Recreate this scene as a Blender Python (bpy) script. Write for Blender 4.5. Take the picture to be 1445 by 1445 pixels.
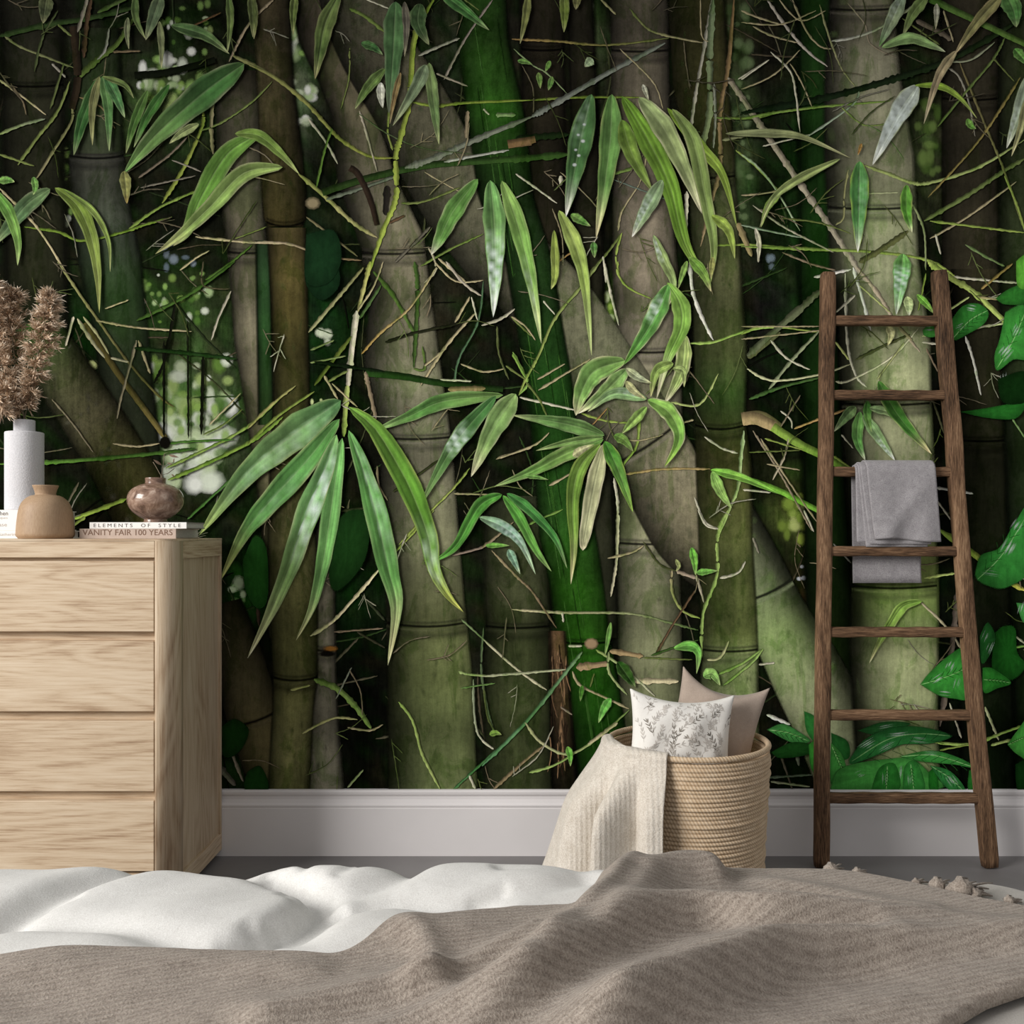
import bpy, bmesh, math, random
import numpy as np
from mathutils import Vector, Matrix

# ------------------------------------------------------------------ camera, light, exposure
for o in list(bpy.data.objects):
    bpy.data.objects.remove(o)
scene = bpy.context.scene
C = scene.collection
FPX, HOR, CX, CAMZ, WALL = 1358.0, 752.0, 722.5, 0.80, 2.40      # focal length in px, horizon row, centre column, eye height, wall distance

cam_d = bpy.data.cameras.new('camera')
cam = bpy.data.objects.new('camera', cam_d)
C.objects.link(cam)
cam.location = (0, 0, CAMZ)
cam.rotation_euler = (math.pi / 2, 0, 0)
cam_d.sensor_fit = 'HORIZONTAL'
cam_d.sensor_width = 36.0
cam_d.lens = 36.0 * FPX / 1445.0
cam_d.shift_y = (HOR - 722.5) / 1445.0
cam_d.clip_start = 0.02
scene.camera = cam

world = bpy.data.worlds.new('room_ambient')
scene.world = world
world.use_nodes = True
bg = world.node_tree.nodes['Background']
bg.inputs[0].default_value = (1.0, 0.985, 0.97, 1)
bg.inputs[1].default_value = 0.41

def area_light(name, loc, target, sx, sy, power, col):
    d = bpy.data.lights.new(name, 'AREA')
    d.shape = 'RECTANGLE'
    d.size, d.size_y, d.energy, d.color = sx, sy, power, col
    o = bpy.data.objects.new(name, d)
    C.objects.link(o)
    o.location = loc
    o.rotation_euler = (Vector(target) - Vector(loc)).to_track_quat('-Z', 'Y').to_euler()
    return o
area_light('window_daylight', (-4.6, -1.15, 2.7), (0.3, 1.9, 0.7), 2.6, 2.4, 375, (1.0, 0.975, 0.94))

vs = scene.view_settings
vs.view_transform = 'Standard'
vs.look = 'None'
vs.exposure = 0.0
vs.gamma = 1.0
vs.use_curve_mapping = False

# ------------------------------------------------------------------ helpers
def PX(x, y, Y):
    """a photograph pixel and a real distance -> a point of the room"""
    return Vector(((x - CX) * Y / FPX, Y, CAMZ - (y - HOR) * Y / FPX))

def lin(c):
    out = []
    for v in c[:3]:
        v = v / 255.0
        out.append(v / 12.92 if v <= 0.04045 else ((v + 0.055) / 1.055) ** 2.4)
    return tuple(out)

def obj(name, me, mat=None, parent=None, smooth=True):
    if isinstance(me, bmesh.types.BMesh):
        m = bpy.data.meshes.new(name)
        me.to_mesh(m); me.free(); me = m
    o = bpy.data.objects.new(name, me)
    C.objects.link(o)
    if mat: me.materials.append(mat)
    if smooth:
        me.polygons.foreach_set('use_smooth', [True] * len(me.polygons))
    if parent: o.parent = parent
    return o

def pydata(name, verts, faces, mat=None, parent=None, smooth=True):
    me = bpy.data.meshes.new(name)
    me.from_pydata([tuple(v) for v in verts], [], faces)
    me.update()
    return obj(name, me, mat, parent, smooth)

def tag(o, label=None, cat=None, group=None, kind=None):
    if label: o['label'] = label
    if cat: o['category'] = cat
    if group: o['group'] = group
    if kind: o['kind'] = kind
    return o

def thing(name, label, cat, loc=(0, 0, 0), rotz=0, group=None):
    o = bpy.data.objects.new(name, None)
    o.empty_display_size = 0.05
    C.objects.link(o)
    o.location = loc
    o.rotation_euler = (0, 0, rotz)
    return tag(o, label, cat, group)

def bm_box(bm, lo, hi, bevel=0.0, seg=2):
    r = bmesh.ops.create_cube(bm, size=1.0)
    vs_ = r['verts']
    for v in vs_:
        v.co = Vector([lo[i] + (v.co[i] + 0.5) * (hi[i] - lo[i]) for i in range(3)])
    if bevel > 0:
        es = list({e for v in vs_ for e in v.link_edges})
        bmesh.ops.bevel(bm, geom=es, offset=bevel, segments=seg, profile=0.5, affect='EDGES')

def box(name, lo, hi, mat, parent=None, bevel=0.0, seg=2, smooth=False):
    bm = bmesh.new()
    bm_box(bm, lo, hi, bevel, seg)
    return obj(name, bm, mat, parent, smooth)

def lathe_data(prof, n=48):
    V, F = [], []
    for (r, z) in prof:
        for k in range(n):
            a = 2 * math.pi * k / n
            V.append((r * math.cos(a), r * math.sin(a), z))
    for i in range(len(prof) - 1):
        for k in range(n):
            k2 = (k + 1) % n
            F.append((i * n + k, i * n + k2, (i + 1) * n + k2, (i + 1) * n + k))
    return V, F

def smooth_prof(pts, n=6):
    """Catmull-Rom through profile points"""
    P = [Vector(p) for p in pts]
    out = []
    for i in range(len(P) - 1):
        p0, p1, p2, p3 = P[max(i - 1, 0)], P[i], P[i + 1], P[min(i + 2, len(P) - 1)]
        for k in range(n):
            t = k / n
            out.append(0.5 * ((2 * p1) + (p2 - p0) * t + (2 * p0 - 5 * p1 + 4 * p2 - p3) * t * t + (3 * p1 - p0 - 3 * p2 + p3) * t ** 3))
    out.append(P[-1])
    return out

def tube_data(pts, rad, n=6, V=None, F=None):
    V = [] if V is None else V
    F = [] if F is None else F
    pts = [Vector(p) for p in pts]
    base = len(V)
    m = len(pts)
    for i, p in enumerate(pts):
        t = (pts[min(i + 1, m - 1)] - pts[max(i - 1, 0)]).normalized()
        a = t.orthogonal().normalized() if i == 0 else (a - t * a.dot(t)).normalized()
        b = t.cross(a)
        r = rad[i] if isinstance(rad, (list, tuple)) else rad
        for k in range(n):
            an = 2 * math.pi * k / n
            V.append(p + a * (math.cos(an) * r) + b * (math.sin(an) * r))
    for i in range(m - 1):
        for k in range(n):
            k2 = (k + 1) % n
            F.append((base + i * n + k, base + i * n + k2, base + (i + 1) * n + k2, base + (i + 1) * n + k))
    F.append(tuple(base + k for k in reversed(range(n))))
    F.append(tuple(base + (m - 1) * n + k for k in range(n)))
    return V, F

# ------------------------------------------------------------------ materials
class NT:
    def __init__(self, name):
        self.m = bpy.data.materials.new(name)
        self.m.use_nodes = True
        self.t = self.m.node_tree
        self.b = self.t.nodes['Principled BSDF']
        self.out = self.t.nodes['Material Output']
    def n(self, typ, **kw):
        nd = self.t.nodes.new(typ)
        for k, v in kw.items(): setattr(nd, k, v)
        return nd
    def l(self, a, b): self.t.links.new(a, b)
    def noise(self, vec, scale, detail=3, rough=0.5, dist=0.0):
        nd = self.n('ShaderNodeTexNoise')
        nd.inputs['Scale'].default_value = scale
        nd.inputs['Detail'].default_value = detail
        nd.inputs['Roughness'].default_value = rough
        nd.inputs['Distortion'].default_value = dist
        if vec is not None: self.l(vec, nd.inputs['Vector'])
        return nd.outputs['Fac']
    def coords(self, kind='Object', scale=(1, 1, 1), rot=(0, 0, 0)):
        tc = self.n('ShaderNodeTexCoord')
        mp = self.n('ShaderNodeMapping')
        mp.inputs['Scale'].default_value = scale
        mp.inputs['Rotation'].default_value = rot
        self.l(tc.outputs[kind], mp.inputs['Vector'])
        return mp.outputs[0]
    def ramp(self, fac, stops):
        r = self.n('ShaderNodeValToRGB')
        e = r.color_ramp.elements
        while len(e) < len(stops): e.new(0.5)
        for i, (p, c) in enumerate(stops):
            e[i].position = p
            e[i].color = (*lin(c), 1)
        self.l(fac, r.inputs['Fac'])
        return r.outputs['Color']
    def mix(self, fac, a, b, mode='MIX'):
        nd = self.n('ShaderNodeMix', data_type='RGBA', blend_type=mode)
        for sock, v in ((0, fac), (6, a), (7, b)):
            if hasattr(v, 'is_linked') or hasattr(v, 'links'): self.l(v, nd.inputs[sock])
            else: nd.inputs[sock].default_value = v
        return nd.outputs[2]
    def math(self, op, a, b=0.0):
        nd = self.n('ShaderNodeMath', operation=op)
        for i, v in enumerate((a, b)):
            if hasattr(v, 'links'): self.l(v, nd.inputs[i])
            else: nd.inputs[i].default_value = v
        return nd.outputs[0]
    def bump(self, h, strength, dist):
        nd = self.n('ShaderNodeBump')
        nd.inputs['Strength'].default_value = strength
        nd.inputs['Distance'].default_value = dist
        self.l(h, nd.inputs['Height'])
        self.l(nd.outputs[0], self.b.inputs['Normal'])
    def base(self, c, rough=0.6, spec=0.3):
        if hasattr(c, 'links'): self.l(c, self.b.inputs['Base Color'])
        else: self.b.inputs['Base Color'].default_value = (*lin(c), 1)
        self.b.inputs['Roughness'].default_value = rough
        self.b.inputs['Specular IOR Level'].default_value = spec
        return self.m

def plain(name, c, rough=0.6, spec=0.3, var=0.06, scale=8, bump=0.0, bscale=200):
    t = NT(name)
    v = t.coords()
    a = tuple(max(0, x * (1 - var)) for x in c); b = tuple(min(255, x * (1 + var)) for x in c)
    col = t.ramp(t.noise(v, scale, 4), [(0.3, a), (0.7, b)])
    if bump: t.bump(t.noise(v, bscale, 2), bump, 0.002)
    return t.base(col, rough, spec)

def wood(name, stops, axis, rough=0.55, freq=60, stretch=0.04, bump=0.25, cath=1.0, ring=16):
    """grain runs along `axis`: stretched noise plus distorted growth rings"""
    t = NT(name)
    sc = [1.0, 1.0, 1.0]; sc[axis] = stretch
    v = t.coords('Object', tuple(sc))
    fine = t.noise(v, freq * 4, 5, 0.7)
    scp = [1.0, 1.0, 1.0]; scp[axis] = stretch * 0.6
    pore = t.noise(t.coords('Object', tuple(scp)), freq * 9, 2, 0.5)
    broad = t.noise(v, freq * 0.12, 3, 0.5, 0.3)
    sc2 = [1.0, 1.0, 1.0]; sc2[axis] = 0.16
    v2 = t.coords('Object', tuple(sc2))
    d = t.noise(v2, 6.0, 2, 0.5, 0.6)
    ringv = t.math('FRACT', t.math('MULTIPLY', d, ring))
    tri = t.math('ABSOLUTE', t.math('SUBTRACT', ringv, 0.5))
    h = t.math('ADD', t.math('MULTIPLY', fine, 0.50), t.math('MULTIPLY', broad, 0.32))
    h = t.math('ADD', h, t.math('MULTIPLY', pore, 0.12))
    h = t.math('ADD', h, t.math('MULTIPLY', tri, 0.20 * cath))
    col = t.ramp(h, stops)
    t.bump(h, bump, 0.0015)
    return t.base(col, rough, 0.25)

def cloth(name, c, c2, scale=700, bump=0.5, dist=0.001, rib=None, ribstrength=0.4, rough=0.95, mott=0.5, ribcol=0.25):
    """woven cloth: fine yarn speckle, optional ribs along a direction (angle in the XY plane, per metre)"""
    t = NT(name)
    v = t.coords()
    fine = t.noise(v, scale, 3, 0.7)
    mid = t.noise(v, scale * 0.12, 3, 0.6)
    h = t.math('ADD', t.math('MULTIPLY', fine, 1 - mott * 0.5), t.math('MULTIPLY', mid, mott * 0.5))
    if rib:
        ang, per = rib
        vr = t.coords('Object', (1, 1, 1), (0, 0, ang))
        w = t.n('ShaderNodeTexWave', wave_type='BANDS', bands_direction='Y')
        w.inputs['Scale'].default_value = per
        w.inputs['Distortion'].default_value = 1.2
        w.inputs['Detail'].default_value = 3.0
        w.inputs['Detail Scale'].default_value = 2.0
        t.l(vr, w.inputs['Vector'])
        hc = t.math('ADD', t.math('MULTIPLY', h, 1 - ribstrength * ribcol), t.math('MULTIPLY', w.outputs['Fac'], ribstrength * ribcol))
        h = t.math('ADD', t.math('MULTIPLY', h, 1 - ribstrength), t.math('MULTIPLY', w.outputs['Fac'], ribstrength))
    else: hc = h
    col = t.ramp(hc, [(0.3, c2), (0.66, c)])
    t.bump(h, bump, dist)
    t.b.inputs['Sheen Weight'].default_value = 0.15
    return t.base(col, rough, 0.05)

OAK = [(0.32, (134, 108, 84)), (0.43, (176, 150, 122)), (0.53, (204, 182, 154)), (0.70, (220, 202, 177))]
M = {}
M['oak_x'] = wood('oak_grain_across', OAK, 0)
M['oak_z_shaded'] = wood('oak_grain_upright_shaded', [(p, tuple(x * 0.95 for x in c)) for p, c in OAK], 2)  # same oak toned down: part of the dresser side's shade is in its colour
M['oak_y'] = wood('oak_grain_deep', OAK, 1)
DARK = [(0.36, (34, 24, 16)), (0.45, (80, 59, 42)), (0.54, (122, 93, 69)), (0.66, (172, 140, 108))]
M['ladder_z'] = wood('dark_rough_wood_upright', DARK, 2, 0.8, 90, 0.07, 0.8, 0.7, 10)
M['ladder_x'] = wood('dark_rough_wood_across', DARK, 0, 0.8, 90, 0.07, 0.8, 0.7, 10)
M['paint'] = plain('white_satin_paint', (226, 222, 222), 0.5, 0.3, 0.01)
M['wallpaint'] = plain('plain_wall_paint', (222, 218, 214), 0.8, 0.2, 0.02)
M['floor'] = plain('grey_concrete_floor', (128, 125, 125), 0.55, 0.3, 0.10, 3, 0.05, 60)
M['duvet'] = cloth('white_duvet_cotton', (233, 232, 229), (206, 204, 200), 620, 0.45, 0.0012)
M['mattress'] = cloth('pale_grey_upholstery', (196, 191, 184), (166, 161, 154), 700, 0.35, 0.0008)
M['bedthrow'] = cloth('taupe_woven_throw', (186, 174, 162), (112, 100, 90), 520, 1.0, 0.0024, (-0.38, 44), 0.20, 0.95, 0.5, 0.35)
M['knit'] = cloth('cream_knit', (240, 233, 222), (188, 176, 160), 360, 1.0, 0.003, (math.pi / 2, 30), 0.24, 0.95, 0.5, 0.08)
M['towel'] = cloth('grey_terry', (186, 182, 184), (126, 122, 125), 560, 0.9, 0.0018)
M['cushion_white'] = cloth('off_white_linen', (246, 243, 238), (230, 226, 219), 900, 0.3, 0.0006)
M['cushion_beige'] = cloth('taupe_linen', (186, 170, 157), (160, 144, 131), 900, 0.35, 0.0006)
M['sprig_ink'] = plain('grey_sprig_print', (128, 122, 114), 0.9, 0.05, 0.25, 60)
M['sprig_ink_pale'] = plain('pale_sprig_print', (196, 190, 183), 0.9, 0.05, 0.1, 60)
M['stone'] = plain('pale_grey_stoneware', (206, 205, 208), 0.85, 0.2, 0.045, 420, 0.3, 300)
M['turned'] = wood('turned_beech', [(0.3, (142, 116, 92)), (0.5, (170, 143, 115)), (0.75, (190, 165, 138))], 2, 0.5, 120, 0.15, 0.12, 0.2, 6)
M['paper_white'] = plain('white_book_cloth', (238, 236, 233), 0.6, 0.3, 0.01)
M['paper_taupe'] = plain('taupe_book_cloth', (190, 172, 160), 0.7, 0.2, 0.03, 60)
M['pages'] = plain('book_pages', (205, 200, 194), 0.9, 0.1, 0.05, 300)
M['cover_grey'] = plain('grey_book_board', (150, 142, 138), 0.7, 0.2, 0.03)
M['ink_dark'] = plain('dark_print', (92, 88, 86), 0.8, 0.1, 0.02)
M['ink_brown'] = plain('brown_print', (122, 98, 84), 0.8, 0.1, 0.02)
M['ink_pale'] = plain('pale_print', (176, 172, 168), 0.8, 0.1, 0.02)
M['shadow_gap'] = plain('dark_oak_inside', (120, 98, 76), 0.8, 0.1, 0.05)
def marble():
    t = NT('brown_marble')
    v = t.coords()
    a = t.noise(v, 28, 6, 0.6, 1.6)
    b = t.noise(v, 70, 4, 0.6, 0.5)
    h = t.math('ADD', t.math('MULTIPLY', a, 0.7), t.math('MULTIPLY', b, 0.3))
    col = t.ramp(h, [(0.34, (78, 58, 47)), (0.45, (128, 102, 87)), (0.55, (156, 130, 113)), (0.66, (196, 174, 158))])
    return t.base(col, 0.16, 0.5)
M['marble'] = marble()
def rope():
    t = NT('natural_cotton_rope')
    v = t.coords()
    # twist marks: bands running diagonally around the basket wall
    sep = t.n('ShaderNodeSeparateXYZ'); t.l(v, sep.inputs[0])
    ang = t.math('ARCTAN2', sep.outputs[1], sep.outputs[0])
    ph = t.math('ADD', t.math('MULTIPLY', ang, 150.0), t.math('MULTIPLY', sep.outputs[2], 480.0))
    tw = t.math('MULTIPLY', t.math('ADD', t.math('SINE', ph), 1.0), 0.5)
    nz = t.noise(v, 60, 3)
    h = t.math('ADD', t.math('MULTIPLY', tw, 0.4), t.math('MULTIPLY', nz, 0.6))
    col = t.ramp(h, [(0.2, (186, 158, 126)), (0.55, (214, 190, 160)), (0.85, (228, 208, 182))])
    t.bump(tw, 0.5, 0.0012)
    return t.base(col, 0.9, 0.08)
M['rope'] = rope()
def pampas():
    t = NT('dried_plume')
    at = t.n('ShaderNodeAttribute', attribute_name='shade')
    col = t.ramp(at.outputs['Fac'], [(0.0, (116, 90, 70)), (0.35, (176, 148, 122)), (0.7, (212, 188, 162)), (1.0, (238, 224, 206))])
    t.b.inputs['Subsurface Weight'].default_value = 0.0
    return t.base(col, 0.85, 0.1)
M['pampas'] = pampas()
M['sprig_stem'] = plain('dry_sprig', (120, 110, 92), 0.8, 0.1, 0.1, 80)
M['sprig_leaf'] = plain('dry_sprig_leaf', (112, 94, 78), 0.7, 0.2, 0.15, 80)

# ------------------------------------------------------------------ the room
XL, XR, CEIL = -2.6, 2.6, 2.55
tag(box('floor', (XL, -1.6, -0.05), (XR, WALL + 0.1, 0.0), M['floor']), kind='structure')
tag(box('wall_back', (XL, WALL, 0.0), (XR, WALL + 0.1, CEIL), M['wallpaint']), kind='structure')
def baseboard():
    prof = [(0, 0), (0.018, 0), (0.018, 0.117), (0.0165, 0.1185), (0.0165, 0.121), (0.0185, 0.1225), (0.0185, 0.126), (0.014, 0.131),
            (0.0105, 0.139), (0.010, 0.146), (0.0135, 0.151), (0.0145, 0.157), (0.013, 0.1615), (0.011, 0.1625), (0, 0.1625)]
    V, F = [], []
    for x in (XL, XR):
        for d, z in prof: V.append((x, WALL - 0.0002 - d, z))
    n = len(prof)
    for i in range(n - 1): F.append((i, i + 1, n + i + 1, n + i))
    F.append((n - 1, 0, n, 2 * n - 1))
    F.append(tuple(range(n))); F.append(tuple(reversed(range(n, 2 * n))))
    return pydata('baseboard_back', V, F, M['paint'], None, False)
tag(baseboard(), kind='structure')

# ------------------------------------------------------------------ the bed
def rrect(x0, x1, y0, y1, r, n=8):
    P = []
    for cx, cy, a0 in ((x1 - r, y1 - r, 0), (x0 + r, y1 - r, 90), (x0 + r, y0 + r, 180), (x1 - r, y0 + r, 270)):
        for k in range(n + 1):
            a = math.radians(a0 + 90 * k / n)
            P.append((cx + r * math.cos(a), cy + r * math.sin(a)))
    return P

def loft_rr(name, x0, x1, y0, y1, r, levels, mat, parent=None, n=8, smooth=True):
    V, F = [], []
    rings = []
    for ins, z in levels:
        ring = rrect(x0 + ins, x1 - ins, y0 + ins, y1 - ins, max(r - ins * 0.6, 0.004), n)
        rings.append(len(V)); V += [(x, y, z) for x, y in ring]
    m = len(ring)
    for a, b in zip(rings[:-1], rings[1:]):
        for k in range(m):
            k2 = (k + 1) % m
            F.append((a + k, a + k2, b + k2, b + k))
    F.append(tuple(reversed(range(rings[0], rings[0] + m))))
    F.append(tuple(range(rings[-1], rings[-1] + m)))
    return pydata(name, V, F, mat, parent, smooth)

BX0, BX1, BY0, BY1, MZ = -1.22, 0.60, -0.9, 1.12, 0.400
def round_levels(z0, z1, r, n=5):
    L = [(r * (1 - math.sin(math.pi / 2 * k / n)), z0 + r * (1 - math.cos(math.pi / 2 * k / n))) for k in range(n + 1)]
    L += [(r * (1 - math.cos(math.pi / 2 * k / n)), z1 - r + r * math.sin(math.pi / 2 * k / n)) for k in range(n + 1)]
    return L
bed = thing('bed', 'low upholstered bed with pale grey rounded mattress under duvet and throw', 'bed', ((BX0 + BX1) / 2, (BY0 + BY1) / 2, 0))
bed_inv = Matrix.Translation(-Vector(bed.location))
def bedpart(o):
    o.parent = bed
    o.data.transform(bed_inv)
    return o
bedpart(loft_rr('mattress', BX0, BX1, BY0, BY1, 0.075, round_levels(0.215, MZ, 0.022), M['mattress']))
bedpart(loft_rr('bed_base', BX0 + 0.015, BX1 - 0.015, BY0 + 0.015, BY1 - 0.015, 0.06, round_levels(0.06, 0.2149, 0.008, 3), M['mattress']))
for lx in (BX0 + 0.15, BX1 - 0.15):
    for ly in (BY0 + 0.15, BY1 - 0.15):
        bedpart(box('leg', (lx - 0.03, ly - 0.03, 0.0), (lx + 0.03, ly + 0.03, 0.0599), M['ladder_z'], None, 0.004))

def bp(x, y, z=0.425):
    Y = (CAMZ - z) * FPX / (y - HOR)
    return ((x - CX) * Y / FPX, Y)

def seg_dist(X, Y, poly):
    """distance of every grid point to a polyline and signed side (positive = towards smaller Y)"""
    best = np.full(X.shape, 1e9); side = np.zeros(X.shape); tt = np.zeros(X.shape)
    L = len(poly) - 1
    for i in range(L):
        (x0, y0), (x1, y1) = poly[i], poly[i + 1]
        dx, dy = x1 - x0, y1 - y0
        t = np.clip(((X - x0) * dx + (Y - y0) * dy) / (dx * dx + dy * dy + 1e-12), 0, 1)
        qx, qy = X - (x0 + t * dx), Y - (y0 + t * dy)
        d = np.sqrt(qx * qx + qy * qy)
        s = np.sign(dx * qy - dy * qx)
        m = d < best
        best = np.where(m, d, best); side = np.where(m, s, side); tt = np.where(m, (i + t) / L, tt)
    return best, side, tt

def csmooth(poly, n=6):
    return [(p.x, p.y) for p in smooth_prof([Vector((a, b, 0)) for a, b in poly], n)] if len(poly) > 2 else poly
def fade(t, a=0.12, b=0.12):
    return np.clip(t / a, 0, 1) * np.clip((1 - t) / b, 0, 1) if b > 0 else np.clip(t / a, 0, 1)

def smooth01(t):
    t = np.clip(t, 0, 1)
    return t * t * (3 - 2 * t)

# creases of the duvet, read along the cloth: (pixels, depth m, half width m)
CREASE = [
    ([(-60, 1330), (0, 1306), (100, 1262), (200, 1233), (285, 1229), (370, 1241), (430, 1262)], 0.016, 0.026),
    ([(370, 1241), (425, 1256), (452, 1275), (425, 1305), (360, 1338), (300, 1350)], 0.025, 0.020),
    ([(430, 1266), (500, 1262), (560, 1246), (590, 1228), (585, 1215)], 0.013, 0.022),
    ([(405, 1350), (440, 1320), (475, 1296), (555, 1277), (650, 1283), (730, 1290)], 0.014, 0.024),
    ([(-40, 1310), (60, 1312), (160, 1322), (260, 1343), (330, 1352)], 0.010, 0.022),
    ([(640, 1287), (720, 1268), (790, 1258), (850, 1240)], 0.010, 0.020),
    ([(690, 1240), (760, 1236), (840, 1228)], 0.006, 0.014),
    ([(300, 1232), (318, 1218), (330, 1212)], 0.008, 0.016),
    ([(390, 1252), (372, 1238)], 0.004, 0.010), ([(430, 1285), (395, 1268)], 0.004, 0.010), ([(425, 1240), (440, 1226)], 0.004, 0.010),
    ([(470, 1250), (500, 1236)], 0.004, 0.010), ([(405, 1330), (380, 1310)], 0.006, 0.010), ([(375, 1335), (345, 1318)], 0.005, 0.010), ([(440, 1262), (400, 1240), (370, 1232)], 0.006, 0.009), ([(455, 1290), (490, 1282)], 0.006, 0.010), ([(300, 1225), (240, 1222)], 0.004, 0.012), ([(120, 1275), (60, 1285)], 0.004, 0.010), ([(520, 1236), (480, 1226)], 0.004, 0.010), ([(660, 1275), (720, 1262)], 0.006, 0.008),
]
PUFF = [((110, 1248), 0.16, 0.05, 0.010), ((290, 1290), 0.11, 0.06, 0.014), ((430, 1222), 0.07, 0.04, 0.010), ((650, 1222), 0.12, 0.06, 0.013),
        ((590, 1312), 0.10, 0.05, 0.012), ((740, 1246), 0.07, 0.03, 0.006), ((60, 1335), 0.12, 0.04, 0.008), ((200, 1218), 0.08, 0.04, 0.006)]
def duvet_h(X, Y):
    Z = np.full(X.shape, 0.424)
    for pts, dep, hw in CREASE:
        d, s, t = seg_dist(X, Y, csmooth([bp(*p, 0.42) for p in pts], 3))
        Z -= dep * np.exp(-(d / hw) ** 2 * 1.4) * np.clip(np.minimum(t / 0.15, (1 - t) / 0.15), 0, 1)
    for p, rx, ry, h in PUFF:
        x, y = bp(*p, 0.43)
        Z += h * np.exp(-((X - x) / rx) ** 2 - ((Y - y) / ry) ** 2)
    Z += 0.0016 * np.sin(23 * X + 9 * Y) * np.sin(17 * Y - 6 * X) + 0.0009 * np.sin(61 * X - 30 * Y)
    return np.maximum(Z, MZ + 0.006)

DX1 = 0.20
def far_edge(X):
    return 1.098 + 0.006 * np.sin(9 * X) + 0.004 * np.sin(23 * X + 1)
def make_duvet():
    nu, nv, nh = 320, 140, 26
    us = np.linspace(BX0 - 0.0, DX1, nu)
    V = np.zeros((nu, nv + nh, 3))
    for j in range(nv + nh):
        fe = far_edge(us)
        if j < nv:
            f = j / (nv - 1)
            Y = 0.30 + (fe - 0.30) * (1 - (1 - f) ** 1.15)
            Z = duvet_h(us, Y)
            roll = np.clip((Y - (fe - 0.055)) / 0.055, 0, 1)
            Z = Z - 0.022 * roll ** 3
        else:
            k = (j - nv + 1) / nh
            a = min(k * 3.0, 1.0) * math.pi / 2
            Y = fe + 0.028 * math.sin(a) + 0.004 * np.sin(40 * us) * max(0, k - 0.33)
            zz = duvet_h(us, fe) - 0.022
            Z = zz - 0.028 * (1 - math.cos(a)) - max(0, k - 0.333) * 0.20
        side = np.clip((us - (DX1 - 0.05)) / 0.05, 0, 1)
        Z = Z - side ** 2 * np.maximum(Z - (MZ + 0.004), 0) if j < nv else Z
        V[:, j, 0] = us; V[:, j, 1] = Y; V[:, j, 2] = Z
    n = nv + nh
    F = [(i * n + j, (i + 1) * n + j, (i + 1) * n + j + 1, i * n + j + 1) for i in range(nu - 1) for j in range(n - 1)]
    return pydata('duvet', V.reshape(-1, 3).tolist(), F, M['duvet'])
tag(make_duvet(), 'puffy white duvet spread over the bed beneath the taupe throw', 'duvet')

# the taupe throw: far hem as a function of X, folds as ridges
HEM = [(-700, 1372), (0, 1364), (100, 1357), (200, 1351), (330, 1353), (470, 1358), (505, 1347), (545, 1326), (575, 1313), (612, 1317), (670, 1303), (730, 1290), (785, 1284),
       (812, 1288), (838, 1272), (862, 1232), (885, 1215)]
HEMXY = [bp(x, y, 0.425) for x, y in HEM] + [(0.155, 1.118), (0.25, 1.124), (0.33, 1.118), (0.375, 1.102), (0.41, 1.082), (0.445, 1.055), (0.483, 1.020), (0.546, 0.980), (0.585, 0.96)]
NEARXY = [(-2, 0.30), (0.05, 0.30), (0.20, 0.62), (0.28, 0.705), (0.345, 0.758), (0.39, 0.792), (0.44, 0.818), (0.52, 0.855), (0.585, 0.88)]
FOLD = [  # pixels of the crest, height, half width on the far side, half width on the near side
    ([(790, 1470), (860, 1432), (950, 1390), (1030, 1349), (1120, 1312), (1280, 1288), (1460, 1270), (1560, 1262)], 0.042, 0.050, 0.018),
    ([(640, 1452), (720, 1402), (830, 1340), (905, 1300), (985, 1278), (1090, 1286), (1240, 1276), (1400, 1262)], 0.030, 0.040, 0.018),
    ([(740, 1392), (790, 1345), (850, 1275), (885, 1228), (900, 1214)], 0.016, 0.016, 0.015),
    ([(835, 1335), (885, 1262), (925, 1222), (975, 1207), (1030, 1208)], 0.022, 0.022, 0.032),
    ([(1050, 1222), (1150, 1232), (1250, 1250), (1340, 1262)], 0.010, 0.025, 0.016),
    ([(556, 1330), (580, 1318), (604, 1345), (622, 1372)], 0.008, 0.014, 0.014),
    ([(560, 1400), (640, 1376), (720, 1345), (770, 1318)], 0.015, 0.018, 0.013),
    ([(330, 1450), (420, 1424), (540, 1398), (640, 1388)], 0.013, 0.032, 0.018),
    ([(-100, 1375), (60, 1372), (220, 1362), (400, 1370), (470, 1376)], 0.004, 0.02, 0.035),
    ([(1080, 1450), (1240, 1396), (1400, 1352), (1500, 1330)], 0.008, 0.030, 0.030),
    ([(470, 1470), (640, 1428), (760, 1398)], 0.008, 0.018, 0.014),
    ([(880, 1446), (960, 1408), (1050, 1366), (1150, 1338), (1260, 1330)], -0.014, 0.012, 0.024),
    ([(800, 1352), (850, 1330), (880, 1290), (905, 1250)], -0.008, 0.010, 0.010),
]
def throw_h(X, Y, fe=None):
    w = smooth01((0.30 - X) / 0.22)
    sup = np.maximum(duvet_h(X, Y) * w + (MZ + 0.008) * (1 - w), MZ + 0.008)
    Z = sup + 0.009
    add = np.zeros(X.shape)
    for pts, h, wf, wn in FOLD:
        poly = csmooth([bp(x, y, 0.43 + h * 0.6) for x, y in pts], 4)
        d, s, t = seg_dist(X, Y, poly)
        hw = np.where(s > 0, wf, wn * 0.85)
        add += 1.08 * h * np.exp(-(d / hw) ** 1.7) * np.clip(np.minimum(t / 0.18 + 0.0, (1 - t) / 0.10), 0, 1)
    add = add * (1 - 0.62 * smooth01((X - 0.20) / 0.24))
    if fe is not None:
        k = smooth01((X - 0.28) / 0.12)
        add = add * (1 - k * (1 - smooth01((fe - Y) / 0.10)))
    Z = Z + add
    Z += 0.0010 * np.sin(31 * X + 55 * Y)
    return Z, sup, add
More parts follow.
